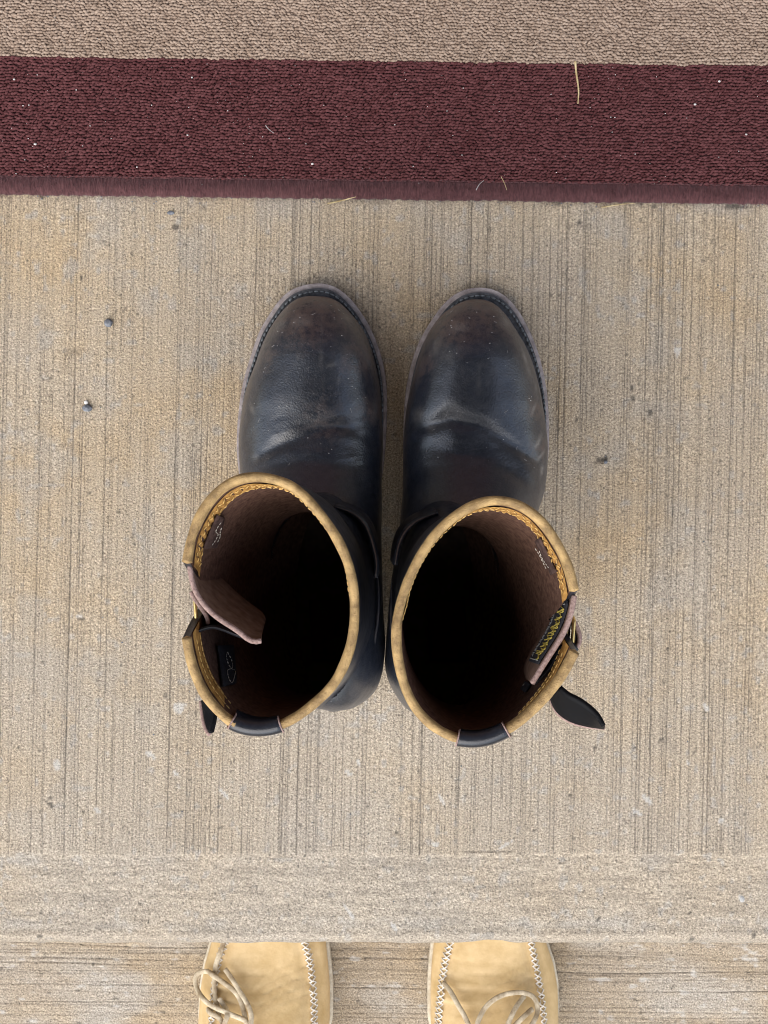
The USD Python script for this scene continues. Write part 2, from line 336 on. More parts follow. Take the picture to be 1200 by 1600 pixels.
def blot(u, v, rx, ry_, rot, seed, hard=1.0):
    c = P(u, v, 0); a = math.radians(rot); dx, dy = X - c[0], Y - c[1]
    k = CF / CH
    p, q = (dx * math.cos(a) + dy * math.sin(a)) * k / rx, (-dx * math.sin(a) + dy * math.cos(a)) * k / ry_
    d = np.sqrt(p * p + q * q) + 1.1 * (fb(n3(X * 320, Y * 320), 3, seed) - .5)
    return np.clip((1.05 - d) / .35 * hard, 0, 1)
pits = np.zeros_like(X)
for i, (u, v, a, b, r) in enumerate([(124, 962, 7, 4, 0), (88, 1195, 7, 9, 20), (281, 1107, 10, 9, 30), (236, 1180, 9, 4, -30), (276, 1210, 9, 3, -35), (152, 1266, 6, 3, -30), (1076, 1193, 6, 3, -50),
        (1012, 1250, 13, 4, -40), (997, 1270, 11, 3, -30), (1126, 1282, 5, 3, 20), (1104, 1106, 9, 4, -40), (350, 1240, 12, 3, -45), (560, 1192, 6, 3, -60), (1159, 1405, 6, 6, 30), (1058, 549, 6, 8, 20), (620, 1040, 6, 10, 0),
        (110, 420, 14, 20, -35), (70, 530, 14, 18, 0), (760, 1468, 14, 9, 0), (545, 1208, 8, 3, -30), (690, 1250, 11, 3, -60), (680, 1320, 6, 3, 0), (790, 1320, 14, 3, 30), (545, 1425, 16, 3, -55), (615, 1448, 10, 3, -60)]):
    m_ = blot(u, v, a, b, r, 60 + i)
    if i in (16, 17): grey = np.maximum(grey, m_ * .7)
    elif i == 18: grey = np.maximum(grey, m_); dirt = np.maximum(dirt, m_ * .35)
    else: chalk = np.maximum(chalk, m_ * .62)
for i, (u, v, a, b, r) in enumerate([(126, 966, 7, 3, 0), (1034, 1156, 6, 3, -30), (930, 1168, 3, 3, 0), (127, 434, 3, 3, 0), (988, 606, 3, 4, 0), (988, 622, 6, 3, 0), (940, 718, 13, 6, 20), (1102, 1112, 3, 3, 0), (274, 354, 6, 5, 20),
        (78, 1256, 8, 3, -40), (130, 1268, 5, 3, -50), (935, 1437, 7, 3, 40), (1080, 1467, 6, 4, 20), (891, 1242, 5, 4, 30), (1044, 1015, 4, 4, 0), (1017, 645, 4, 6, 30), (110, 548, 16, 7, 10), (175, 545, 6, 5, 0), (620, 1300, 5, 3, 0),
        (470, 1290, 4, 2, 0), (62, 1465, 5, 2, 0), (150, 1467, 8, 5, 0), (1178, 1461, 5, 5, 0), (1000, 321, 8, 4, 0), (1022, 322, 6, 4, 0), (1150, 322, 18, 5, 0), (870, 316, 8, 4, 0), (65, 308, 5, 3, 0), (90, 309, 6, 3, 0), (905, 348, 4, 4, 0), (770, 1330, 40, 2, 0)]):
    m_ = blot(u, v, a, b, r, 90 + i); dirt = np.maximum(dirt, m_ * (.82 if i not in (16, 17, 21, 30) else .35)); pits = np.maximum(pits, m_)
pep = fb(n3(X * 420, Y * 420), 2, 77)
dirt = np.maximum(dirt, np.clip((pep - .80) * 9, 0, .7))
dirt = np.maximum(dirt, .45 * np.exp(-((Y - .2335 + .012 * X) / .004) ** 2) * np.clip(fb(n3(X * 90, Y * 90), 3, 71) * 2.2 - .6, 0, 1))
Z -= flat * pits * .0006
V = np.stack([X, Y2, Z], -1).reshape(-1, 3)
mesh(None, 'porch_floor', (V, grid_faces(*X.shape, flip=True)), MAT['porch'], col=np.stack([dirt, chalk, grey], -1).reshape(-1, 3), kind='structure')

# lower step, broomed the other way
sx = np.r_[np.linspace(-2.4, -.42, 20)[:-1], np.arange(-.42, .4201, .0018), np.linspace(.42, 2.4, 20)[1:]]
sy = np.r_[np.arange(Y0 + .02, -.50, -.0006), np.linspace(-.50, -.68, 60)[1:]]
A, B = np.meshgrid(sx, sy[::-1], indexing='ij')
g2 = grooves(A, B, .0024, np.random.default_rng(5), width=(.0004, .0008), depth=(.0002, .0008), lean=-.012, wob=.004, lo=-.70, hi=-.29)
zz = SZ + .0022 * (fb(n3(A * 20, B * 60), 4, 3) - .5) - g2 * 1.3
d2 = np.clip(g2 / .0008, 0, 1) * .72 + np.clip((fb(n3(A * 300, B * 420), 2, 9) - .78) * 8, 0, .6)
g_ = np.clip((fb(n3(A * 16, B * 40), 4, 15) - .42) * 3.2, 0, 1)
c2 = .55 * np.clip((fb(n3(A * 110, B * 170), 3, 19) - .70) * 7, 0, 1)
# front of the step as extra rows
A = np.hstack([np.repeat(sx[:, None], 3, 1), A]); B = np.hstack([np.tile([-.68, -.68, -.68], (len(sx), 1)), B]); zz = np.hstack([np.tile([GZ - .05, GZ, SZ - .02], (len(sx), 1)), zz])
pad = lambda q: np.hstack([np.zeros((len(sx), 3)), q])
mesh(None, 'step', (np.stack([A, B, zz], -1).reshape(-1, 3), grid_faces(*A.shape, flip=True)), MAT['step'], col=np.stack([pad(d2), pad(c2), pad(g_)], -1).reshape(-1, 3), kind='structure')

# ------------------------------------------------------------------ the porch's roof and the house wall behind the mat
def box(x0, x1, y0, y1, z0, z1):
    v = np.array([[x, y, z] for z in (z0, z1) for y in (y0, y1) for x in (x0, x1)], float)
    return v, np.array([[0, 2, 3, 1], [4, 5, 7, 6], [0, 1, 5, 4], [2, 6, 7, 3], [0, 4, 6, 2], [1, 3, 7, 5]])
house = Thing('house_wall', 'house front with a door behind the mat', 'house wall', origin=(0, 1.3, 0))
mesh(house, 'wall', join([box(-5, -.52, 1.3, 1.5, GZ, 2.9), box(.52, 5, 1.3, 1.5, GZ, 2.9), box(-.52, .52, 1.3, 1.5, 2.12, 2.9), box(-.52, .52, 1.3, 1.5, GZ, -.001)]), MAT['siding'], smooth=False)
dr = mesh(house, 'door', join([box(-.46, .46, 1.36, 1.40, .02, 2.05)] + [box(x, x + .30, 1.352, 1.36, z, z + h) for x in (-.36, .06) for z, h in ((.2, .62), (.95, .85))]), MAT['door'], smooth=False)
mesh(house, 'door_frame', join([box(-.52, -.46, 1.30, 1.42, .0, 2.12), box(.46, .52, 1.30, 1.42, .0, 2.12), box(-.46, .46, 1.30, 1.42, 2.05, 2.12)]), MAT['door'], smooth=False)
roof = Thing('porch_roof', 'porch roof over the door mat and boots', 'roof', origin=(0, 0, 2.5))
mesh(roof, 'ceiling', box(-1.1, 1.1, -.75, 1.299, 2.50, 2.56), MAT['ceiling'], smooth=False)
mesh(roof, 'fascia', box(-1.12, 1.12, -.79, -.752, 2.46, 2.72), MAT['door'], smooth=False)

# ------------------------------------------------------------------ door mat
MO = np.array([0, .2327, 0.0]); MA = -0.72
mat_t = Thing('door_mat', 'looped pile door mat, beige with a wide maroon border, lying across the porch', 'door mat', origin=MO, rotz=MA)
mat_rel = (mat_t.path, 0)
MW, MD, BW, BI = .47, .62, .1015, .0125     # half width, depth, border width, bound edge
def slab(x0, x1, y0, y1, z0, z1):
    v = np.array([[x, y, z] for z in (z0, z1) for y in (y0, y1) for x in (x0, x1)], float)
    return v, np.array([[0, 2, 3, 1], [4, 5, 7, 6], [0, 1, 5, 4], [2, 6, 7, 3], [0, 4, 6, 2], [1, 3, 7, 5]])
bf = mesh(mat_rel, 'border', join([slab(-MW + BI, MW - BI, BI, BW, .0005, .0062), slab(-MW + BI, -MW + BW, BW, MD - BW, .0005, .0062), slab(MW - BW, MW - BI, BW, MD - BW, .0005, .0062), slab(-MW + BI, MW - BI, MD - BW, MD - BI, .0005, .0062)]), MAT['maroon_back'], smooth=False)
ff = mesh(mat_rel, 'field', slab(-MW + BW, MW - BW, BW, MD - BW, .0006, .0064), MAT['beige_back'], smooth=False)

def loop_proto(path, seed, mat):
    r = np.random.default_rng(seed)
    x = np.linspace(-1, 1, 6)
    p = np.stack([x * .00155, .00035 * np.sin(x * 2.1 + r.uniform(0, 6)), .0011 * (1 - x ** 2) - .0004], -1)
    v, f = tube(p, .00098 * np.array([.75, .95, 1.05, 1.05, .95, .75]), 6)
    m = UsdGeom.Mesh.Define(stage, path)
    m.CreatePointsAttr(Vt.Vec3fArray.FromNumpy(v.astype(np.float32))); m.CreateFaceVertexCountsAttr(Vt.IntArray.FromNumpy(np.full(len(f), 3, np.int32)))
    m.CreateFaceVertexIndicesAttr(Vt.IntArray.FromNumpy(f.astype(np.int32).ravel())); m.CreateSubdivisionSchemeAttr('none')
    m.CreateNormalsAttr(Vt.Vec3fArray.FromNumpy(vnormals(v, f).astype(np.float32))); m.SetNormalsInterpolation('vertex')
    UsdShade.MaterialBindingAPI.Apply(m.GetPrim()).Bind(mat)
    return path

def loops(parent, y0, y1, mat, seed, name):
    r = np.random.default_rng(seed); pts, yaw, sc, tilt = [], [], [], []
    pitch, row, k = .00240, .00222, 0
    for y in np.arange(y0 + row / 2, y1, row):
        x = np.arange(-.40 + (k % 2) * pitch / 2, .40, pitch); k += 1
        wig = .0016 * (fb(n3(x * 55, y * 30), 3, 3) - .5) * 2
        yy = y + wig + r.normal(0, .00026, len(x)); yy = np.clip(yy, y0 + .0006 if name == 'field_loops' else y0, y1 - .0006)
        zz_ = .0068 + .0011 * (fb(n3(x * 90, yy * 90), 2, 8) - .5) + r.normal(0, .00024, len(x))
        pts.append(np.stack([x + r.normal(0, .00035, len(x)), yy, zz_], -1))
        yaw.append(r.normal(0, .24, len(x)) + .9 * (fb(n3(x * 160, y * 160), 2, 5) - .5)); sc.append(r.uniform(.82, 1.14, len(x))); tilt.append(r.normal(0, .2, len(x)))
    pts, yaw, sc, tilt = np.vstack(pts), np.concatenate(yaw), np.concatenate(sc), np.concatenate(tilt)
    path = numbered(parent[0], name)
    pi = UsdGeom.PointInstancer.Define(stage, path)
    pr = [loop_proto(f'{path}/loop' + (f'_{i:03d}' if i else ''), seed + i, mat) for i in range(3)]
    for q in pr: pi.CreatePrototypesRel().AddTarget(q)
    pi.CreateProtoIndicesAttr(Vt.IntArray.FromNumpy(r.integers(0, 3, len(pts)).astype(np.int32)))
    pi.CreatePositionsAttr(Vt.Vec3fArray.FromNumpy(pts.astype(np.float32)))
    h = np.stack([np.sin(tilt / 2) * np.cos(yaw / 2), np.sin(tilt / 2) * np.sin(yaw / 2), np.cos(tilt / 2) * np.sin(yaw / 2), np.cos(tilt / 2) * np.cos(yaw / 2)], -1)
    pi.CreateOrientationsAttr(Vt.QuathArray([Gf.Quath(float(w), float(a), float(b), float(c)) for a, b, c, w in h]))
    pi.CreateScalesAttr(Vt.Vec3fArray.FromNumpy(np.repeat(sc[:, None], 3, 1).astype(np.float32)))
    tag(pi.GetPrim(), kind='stuff')
loops(bf, BI + .0006, BW, MAT['maroon'], 100, 'border_loops')
loops(ff, BW, .205, MAT['beige'], 200, 'field_loops')

# bound edge: yarn wrapped over the rim
bx = np.arange(-MW, MW + 1e-6, .0006); th = np.linspace(-.45, np.pi * .5 + 1.02, 12)
TH, BX = np.meshgrid(th, bx)
wv = .00034 * (fb(n3(BX * 1150, TH * .9), 2, 4) - .5) * 2 + .0006 * (fb(n3(BX * 60, TH), 2, 7) - .5)
rr = 1 + wv / .005
by = .0068 + .0003 * np.sin(BX * 700) - np.cos(TH - .02) * .0068 * rr * (TH < np.pi / 2) + np.where(TH >= np.pi / 2, (TH - np.pi / 2) * .0058, 0)
bz = .0030 + np.sin(np.clip(TH, -.45, np.pi / 2)) * .0046 * rr + np.where(TH >= np.pi / 2, -.0012 * (TH - np.pi / 2) ** 2 + wv, 0)
eb = mesh(mat_rel, 'bound_edge', (np.stack([BX, by, bz], -1).reshape(-1, 3), grid_faces(*BX.shape)), MAT['yarn'])
st = np.stack([np.arange(-.40, .40, .0008)] * 3, 1); st[:, 1] = BI + .0005 + .0006 * (fb(n3(st[:, 0] * 150, 0), 3, 5) - .5) * 2; st[:, 2] = .0080
mesh(eb, 'edge_stitching', stitch_row(st, .0038, .0006, .00042), MAT['yarn'], kind='stuff')
fz = []
rf = np.random.default_rng(3)
for i in range(2600):
    x = rf.uniform(-.36, .36); y = rf.uniform(-.0002, .012); z = .0030 + .0046 * min(1, max(0, y / .0068)) ** .5
    L = rf.uniform(.0014, .0042); a = rf.normal(-np.pi / 2, .28)
    q = np.linspace(0, 1, 4)[:, None] * np.array([[math.cos(a) * L, math.sin(a) * L * .8, 0]]) + [[x, y, z]]
    q[:, 2] += .0009 * np.sin(np.linspace(0, 2.6, 4)) + .0002 - np.clip(-q[:, 1], 0, 1) * 1.2
    fz.append(tube(q, .00011, 3, caps=False))
mesh(eb, 'fuzz', join(fz), MAT['yarn'], kind='stuff', smooth=False)

# ------------------------------------------------------------------ boots
def inside(poly, x, y):
    xi, yi = poly[:, 0], poly[:, 1]; xj, yj = np.roll(xi, 1), np.roll(yi, 1)
    res = np.zeros(len(x), bool)
    for a, b, c, d in zip(xi, yi, xj, yj):
        res ^= ((b > y) != (d > y)) & (x < (c - a) * (y - b) / (d - b + 1e-15) + a)
    return res

def offset2(poly, d):
    """Moves a closed outline inwards by d (scalar or per vertex)."""
    t = np.roll(poly, -1, 0) - np.roll(poly, 1, 0); t /= np.linalg.norm(t, axis=1, keepdims=True)
    area = 0.5 * np.sum(poly[:, 0] * np.roll(poly[:, 1], -1) - poly[:, 1] * np.roll(poly[:, 0], -1))
    n = np.stack([-t[:, 1], t[:, 0]], 1) * np.sign(area)
    return poly + n * np.asarray(d).reshape(-1, 1) if np.ndim(d) else poly + n * d

def prism(poly, z0, z1, round_=.0012, zt=None):
    """Closed slab of an outline with softened rims. z0, z1 scalars or functions of y."""
    f0 = z0 if callable(z0) else (lambda y: z0 + 0 * y); f1 = z1 if callable(z1) else (lambda y: z1 + 0 * y)
    rings = []
    for ins, k in ((.004, 0), (round_ * .3, 0), (0, round_), (0, -round_), (round_ * .3, None), (.004, None)):
        q = offset2(poly, ins)
        z = f0(q[:, 1]) + (round_ if k == round_ else 0) if k is not None and k >= 0 else f1(q[:, 1]) - (round_ if k == -round_ else 0)
        rings.append(np.c_[q, z])
    n = len(poly); v = np.vstack(rings); f = grid_faces(6, n, True)
    c0, c1 = poly.mean(0), poly.mean(0); k = len(v)
    f = np.vstack([f[:, [0, 1, 2]], f[:, [0, 2, 3]]])
    # caps: zig-zag across the outline by matching y
    j = np.arange(n)
    v = np.vstack([v, [*c0, f0(c0[1:2])[0]], [*c1, f1(c1[1:2])[0]]])
    f = np.vstack([f, np.stack([(j + 1) % n, j, 0 * j + k], 1), np.stack([5 * n + j, 5 * n + (j + 1) % n, 0 * j + k + 1], 1)])
    return v, f

def boot(D):
    S = D['side']                                  # -1 left boot, +1 right boot: which way the outer side points
    T = Thing('boot', D['label'], 'boot', origin=(*P(*D['heel_px'], 0)[:2], 0), group='pair of black pull on boots')
    out = resample(PX(D['sole'], .015)[:, :2], 240, closed=True)
    ytoe, yheel = out[:, 1].max(), out[:, 1].min(); L = ytoe - yheel
    # ---- sole layers
    bot = lambda y: np.interp(ytoe - y, [0, .02, .06, .16, .205, L], [.006, .0025, 0, .006, .020, .022])
    mid = lambda y: bot(y) + .0095
    top = lambda y: bot(y) + .0135
    mesh(T, 'outsole', prism(out, bot, mid), MAT['sole'])
    mesh(T, 'welt', prism(offset2(out, np.interp(ytoe - out[:, 1], [0, .03, .07, .14, .2], [.0042, .0036, .0030, .0022, .0018])), lambda y: mid(y) - .0006, top, .0008), MAT['welt'])
    hp = out[(ytoe - out[:, 1]) > L - .082]
    k = np.argmax(np.linalg.norm(np.diff(np.vstack([hp, hp[:1]]), axis=0), axis=1)); hp = np.roll(hp, -k - 1, 0)
    hp = np.vstack([hp, hp[-1] + (hp[0] - hp[-1]) * np.linspace(0, 1, 12)[1:-1, None]])
    mesh(T, 'heel', prism(offset2(hp, .001), 0.0, .0225), MAT['welt'])
    # ---- stitches along the welt (front part of the outline)
    wl = offset2(out, np.interp(ytoe - out[:, 1], [0, .02, .05, .09, .2], [.0068, .0060, .0046, .0034, .003])); d = ytoe - wl[:, 1]
    k = np.argmax(d); wl = np.roll(wl, -k, 0); d = ytoe - wl[:, 1]; sel = d < .20
    p3 = np.c_[wl[sel], top(wl[sel][:, 1]) + .0006]
    p3 = resample(p3, 400)
    mesh(T, 'welt_stitching', stitch_row(p3, .0032, .0008, .00075, 6, lift=.0003), MAT['welt_thread'], kind='stuff')
    # ---- foot upper, cross-sections along the boot
    ns, nt = 260, 90
    s = np.linspace(0, 1, ns); dd = L * (s - .9 * np.sin(2 * np.pi * s) / (2 * np.pi)); dd = np.interp(s, [0, .02, .05, .09, .14, .85, .95, 1], [0.0, .0004, .0020, .0060, .0145, .90 * L, .975 * L, L])
    dd = np.sort(dd); ins_t, ins_h = .0085, D.get('heel_in', -.001)
    poly = out
    def lr(y):
        xs_ = []
        for yy in y:
            a, b = poly, np.roll(poly, -1, 0); m = (a[:, 1] > yy) != (b[:, 1] > yy)
            if not m.any(): xs_.append((np.nan, np.nan)); continue
            xx = a[m, 0] + (yy - a[m, 1]) / (b[m, 1] - a[m, 1]) * (b[m, 0] - a[m, 0]); xs_.append((xx.min(), xx.max()))
        return np.array(xs_)
    yt, yh = ytoe - ins_t, yheel + .001
    ys = yt - (dd / L) * (yt - yh)
    # shrink outline: feather edge inside the welt
    poly = resample(PX(D['vamp'], .028)[:, :2], 400, closed=True); yt, yh = poly[:, 1].max() - 1e-6, poly[:, 1].min() + 1e-6
    ys = yt - (dd / L) * (yt - yh)
    e = lr(ys)
    for q in (0, 1):
        bad = np.isnan(e[:, q]); e[bad, q] = np.interp(np.where(bad)[0], np.where(~bad)[0], e[~bad, q])
    dt = yt - ys
    hgt = PchipInterpolator([0, .0015, .006, .014, .025, .040, .052, .075, .095, .108, .122, .135, .150, .165, .185, .230, .262, .280, .292, L - .0105, L + .01],
                            [0, .0100, .0200, .0305, .0400, .0492, .0522, .0518, .0497, .0490, .0522, .0600, .0710, .0850, .098, .098, .092, .080, .060, .030, 0])(dt)
    hgt[-1] = 0.0
    rid = np.interp(dt, [0, .05, .12, .2, L], [.5, .5 - S * .06, .5 - S * .05, .5, .5])
    xc = e[:, 0] + (e[:, 1] - e[:, 0]) * rid
    zb = top(ys) - .0008
    a = np.linspace(0, np.pi, nt); nexp = np.interp(dt, [0, .04, .12, .18, L], [2.4, 2.5, 2.45, 2.5, 2.6])[:, None]
    ca, sa = np.cos(a)[None], np.sin(a)[None]
    cx_, sz_ = np.sign(ca) * np.abs(ca) ** (2 / nexp), np.abs(sa) ** (2 / nexp)
    half = np.where(ca > 0, (e[:, 1] - xc)[:, None], (xc - e[:, 0])[:, None])
    bulge = 1 + .06 * np.sin(np.clip(sz_, 0, 1) * np.pi) * np.interp(dt, [0, .05, .16, L], [-.5, -.3, .6, .6])[:, None]
    narrow = 1 - np.interp(dt, [0, .10, .16, .20, L], [0, .03, .16, .26, .18])[:, None] * sz_ ** 1.6
    FX = xc[:, None] + half * cx_ * bulge * narrow
    FZ = zb[:, None] + hgt[:, None] * sz_
    FY = np.repeat(ys[:, None], nt, 1)
    # creases and gentle unevenness
    disp = .0016 * (fb(n3(FX * 45, FY * 45, FZ * 45), 3, D['seed']) - .5)
    flexz = np.exp(-((dt[:, None] - .112) / .026) ** 2) * sz_ ** .5
    disp += flexz * .0004 * (np.abs(fb(n3(FX * 60, FY * 260 + FX * 50 * S, 4), 3, D['seed'] + 2) - .5) * 2 - .25)
    for (pts, depth, wid, lift) in D['creases']:
        c = PX(pts, .06); o_ = np.argsort(c[:, 0]); cy = np.interp(FX, c[o_, 0], c[o_, 1]); fade = np.clip((FX - c[o_, 0][0]) / .012 + .5, 0, 1) * np.clip((c[o_, 0][-1] - FX) / .012 + .5, 0, 1)
        q = (FY - cy) / wid
        disp += fade * (-depth * np.exp(-q * q) + lift * np.exp(-((FY - cy - 2.6 * wid) / (1.6 * wid)) ** 2) + .7 * lift * np.exp(-((FY - cy + 2.4 * wid) / (1.5 * wid)) ** 2)) * sz_ ** .6
    FV = np.stack([FX, FY, FZ], -1)
    nn = np.cross(np.gradient(FV, axis=1), np.gradient(FV, axis=0)); nn /= np.maximum(np.linalg.norm(nn, axis=-1, keepdims=True), 1e-9)
    if nn[ns // 3, nt // 2, 2] < 0: nn = -nn
    FVo = FV + nn * disp[..., None]
    # wear: brown rub round the toe and along the feather edge
    low = np.clip(1 - (FZ - zb[:, None]) / .020, 0, 1)
    toe = np.clip(1 - (dt[:, None] - .004) / .036, 0, 1)
    wear = np.clip(.58 * toe + .50 * low * np.clip(1.2 - dt[:, None] / .14, 0, 1) + .06, 0, .95)
    for (u, v, r_, w_) in D['rubs']:
        c = P(u, v, .05); wear = np.maximum(wear, w_ * np.exp(-((FX - c[0]) ** 2 + (FY - c[1]) ** 2) / r_ ** 2))
    film = np.clip(.05 * fb(n3(FX * 60, FY * 60), 3, 3) + .0, 0, 1) * np.clip(1.25 - dt[:, None] / .15, 0, 1)
    for (u, v, a_, b_, rot, w_) in D['scuffs']:
        c = P(u, v, .045); q = math.radians(rot); k_ = CF / .905; dx, dy = (FX - c[0]) * k_, (FY - c[1]) * k_
        e_ = ((dx * math.cos(q) + dy * math.sin(q)) / a_) ** 2 + ((-dx * math.sin(q) + dy * math.cos(q)) / b_) ** 2
        film = np.maximum(film, w_ * np.exp(-e_) * (.4 + 1.0 * fb(n3(FX * 500, FY * 500), 2, 8)))
    col = np.stack([wear, np.clip(film, 0, .8), 0 * wear], -1).reshape(-1, 3)

    # ---- shaft geometry
    zt = .270
    rim = resample(PX(D['rim'], zt)[:, :2], 260)
    if S > 0: pass
    ctr = rim.mean(0); lo_, hi_ = rim.min(0), rim.max(0); ctr = (lo_ + hi_) / 2; rad = (hi_ - lo_) / 2
    ang = np.unwrap(np.arctan2((rim[:, 1] - ctr[1]) / rad[1], (rim[:, 0] - ctr[0]) / rad[0]))
    turn = np.sign(ang[-1] - ang[0]) * 2 * np.pi
    gap = turn - (ang[-1] - ang[0]); tt = np.linspace(0, 1, len(rim)); ang2 = ang - gap / 2 + tt * gap
    zk = [.060, .095, .130, .180, zt]
    K = D['shaft']                                   # (cx, cy, rx, ry) at the first levels
    fam = [PchipInterpolator(zk, [*[q[i] for q in K], (*ctr, *rad)[i]]) for i in range(4)]
    zap = .212
    def ell(z): return np.stack([fam[0](z) + fam[2](z) * np.cos(ang2), fam[1](z) + fam[3](z) * np.sin(ang2)], 1)
    etop = ell(zt)
    def ring(z):
        q = np.clip((z - zap) / (zt - zap), 0, 1) ** 1.25
        return ell(z) + (rim - etop) * q
    def rnorm(c):
        t = np.gradient(c, axis=0); t /= np.linalg.norm(t, axis=1, keepdims=True)
        n = np.stack([t[:, 1], -t[:, 0]], 1)
        return n if np.sum(n * (c - c.mean(0))) > 0 else -n
    def surf(zs, off):
        g = []
        for z in zs:
            c = ring(z); n = rnorm(c)
            w = .0016 * (fb(np.c_[c * 28, np.full(len(c), z * 22)], 3, D['seed'] + 5) - .5) * 2 * np.clip((zt - z) / .05, 0, 1) if off > 0 else 0
            g.append(np.c_[c + n * (off + w if np.ndim(w) == 0 else (off + w)[:, None]), np.full(len(c), z)])
        return np.array(g)
    zs = np.r_[np.linspace(D.get('zbase', .074), .205, 28), np.linspace(.21, zt - .001, 24)]
    so, si = surf(zs, .0019), surf(zs, -.0019)
    nz, nr = so.shape[:2]
    fo = grid_faces(nz, nr)
    c0 = so[10, 20]; nz_ = np.cross(so[10, 21] - c0, so[11, 20] - c0); flip = np.dot(nz_[:2], c0[:2] - ctr) < 0
    endf = lambda j: np.stack([np.arange(nz - 1) * nr + j, np.arange(1, nz) * nr + j, np.arange(1, nz) * nr + j + nz * nr, np.arange(nz - 1) * nr + j + nz * nr], 1)
    sv = np.vstack([so.reshape(-1, 3), si.reshape(-1, 3) + 0])
    sf = np.vstack([fo[:, ::-1] if flip else fo, endf(0), endf(nr - 1)[:, ::-1]])
    wcol = np.zeros((len(sv), 3)); wcol[:, 0] = .12
    mesh(T, 'shaft', (sv, sf), MAT['shaft'], col=wcol)
    zi = np.r_[np.linspace(.060, .205, 34), np.linspace(.21, zt - .001, 24)]
    li = surf(zi, -.0022)
    lf = grid_faces(*li.shape[:2])
    mesh(T, 'lining', (li.reshape(-1, 3), lf if flip else lf[:, ::-1]), MAT['lining'])
    # foot shell: leave the part open that the leg stands over
    cut = offset2(ell(.10)[:-1], .003)
    fq = grid_faces(ns, nt)
    def open_top(V):
        c = V.reshape(-1, 3)[fq].mean(1)
        return ~(inside(cut, c[:, 0], c[:, 1]) & (c[:, 2] > .076))
    ff_ = fq[open_top(FVo)]
    t0 = FVo.reshape(-1, 3)[fq[ns // 3 * (nt - 1) + nt // 2]]; up = np.cross(t0[1] - t0[0], t0[2] - t0[0])[2] > 0
    mesh(T, 'vamp', (FVo.reshape(-1, 3), ff_ if up else ff_[:, ::-1]), MAT['black'], col=col)
    FI = FV - nn * .0030
    FI[..., 2] = np.maximum(FI[..., 2], zb[:, None])
    mesh(T, 'vamp_lining', (FI.reshape(-1, 3), (fq[open_top(FI)])[:, ::-1] if up else fq[open_top(FI)]), MAT['insole'])
    ipoly = offset2(poly, .003)
    mesh(T, 'insole', prism(ipoly, lambda y: top(y) - .0005, lambda y: top(y) + .0035), MAT['insole'])
    # size patch at the bottom of the boot, barely seen
    c = np.array(D['sock']); h = np.array([.014, .022])
    q0 = np.array([[c[0] - h[0], c[1] + h[1]], [c[0] - h[0] * .8, c[1] - h[1]]]); q1 = q0 + [[2 * h[0], 0]]
    mk = lambda q: np.c_[q, top(q[:, 1]) + .0046]
    mesh(T, 'sock_label', sheet(resample(mk(q0), 6), resample(mk(q1), 6), .0006), MAT['tag_black'])

    # ---- heel counter seam and back strip
    cs = surf([.090], .0046)[0]
    cs = cs[(S * (cs[:, 0] - cs[:, 0].mean()) < -.006) & (cs[:, 1] < cs[:, 1].mean() + .02) & (cs[:, 1] > cs[:, 1].min() + .010)]
    cm = tube(cs, .0010 * np.sin(np.linspace(.15, np.pi - .15, len(cs))) + .0001, 6)
    mesh(T, 'counter_seam', cm, MAT['shaft'], col=np.full((len(cm[0]), 3), [.2, 0, 0]))
    # ---- rim binding, pull strap over it
    n = len(rim); i1, i2 = sorted(int(np.argmin(np.linalg.norm(rim - P(u, v, zt)[:2], axis=1))) for u, v in D['strap_px'])
    wob = .00025 * (fb(n3(np.arange(n) * .09, 1), 3, D['seed'] + 8) - .5) * 2
    up_ = np.array([0, 0, 1.0])
    for nm, lo, hi in (('binding', 0, i1 + 2), ('binding', i2 - 2, n)):
        c = np.c_[rim[lo:hi], np.full(hi - lo, zt - .0022)]
        v, f = tube(c, .0027 + wob[lo:hi] * 1.3, 16, flat=1.6, power=2.4)
        mesh(T, nm, (v, f), MAT['binding'])
    zz1 = np.r_[np.linspace(.205, zt - .003, 10)]
    a_ = np.linspace(0, np.pi, 13)
    c_ = np.array([ring(min(z, zt)) for z in zz1])
    def prof(j, rr_):
        nrm = rnorm(rim)[j]; o = [np.r_[ring(z)[j] + rnorm(ring(z))[j] * (rr_), z] for z in zz1]
        arc = [np.r_[rim[j] + nrm * rr_ * math.cos(q), zt - .003 + rr_ * 1.18 * math.sin(q)] for q in a_[1:-1]]
        i_ = [np.r_[ring(z)[j] - rnorm(ring(z))[j] * rr_, z] for z in zz1[::-1][:2]]
        return np.array(o + arc + i_)
    idx = np.linspace(i1, i2, 12).astype(int)
    go = np.array([prof(j, .0044) for j in idx]); gi = np.array([prof(j, .0032) for j in idx])
    m = go.shape[1]; N = len(idx) * m; f = grid_faces(len(idx), m)
    ringi = np.r_[np.arange(m), np.arange(1, len(idx)) * m + m - 1, (len(idx) - 1) * m + np.arange(m - 2, -1, -1), np.arange(len(idx) - 2, 0, -1) * m]
    side_f = np.stack([np.roll(ringi, -1), ringi, ringi + N, np.roll(ringi, -1) + N], 1)
    c0 = go[6, 14]; nz_ = np.cross(go[6, 15] - c0, go[7, 14] - c0)[2]
    if nz_ > 0: f = f[:, ::-1]; side_f = side_f[:, ::-1]
    ps = np.vstack([go.reshape(-1, 3), gi.reshape(-1, 3)])
    pp = mesh(T, 'pull_strap', (ps, np.vstack([f, f[:, ::-1] + N, side_f])), MAT['shaft'], col=np.zeros((len(ps), 3)) + [.05, 0, 0])
    for g in (go[0], go[-1]):
        mesh(pp, 'raw_edge', tube(g[8:-1] * 1.0, .00045, 6), MAT['raw'])
    # ---- tan facing inside the rim with two rows of stitches
    fz_ = np.linspace(zt - .0185, zt - .004, 9)
    g = surf(fz_, -.0019)
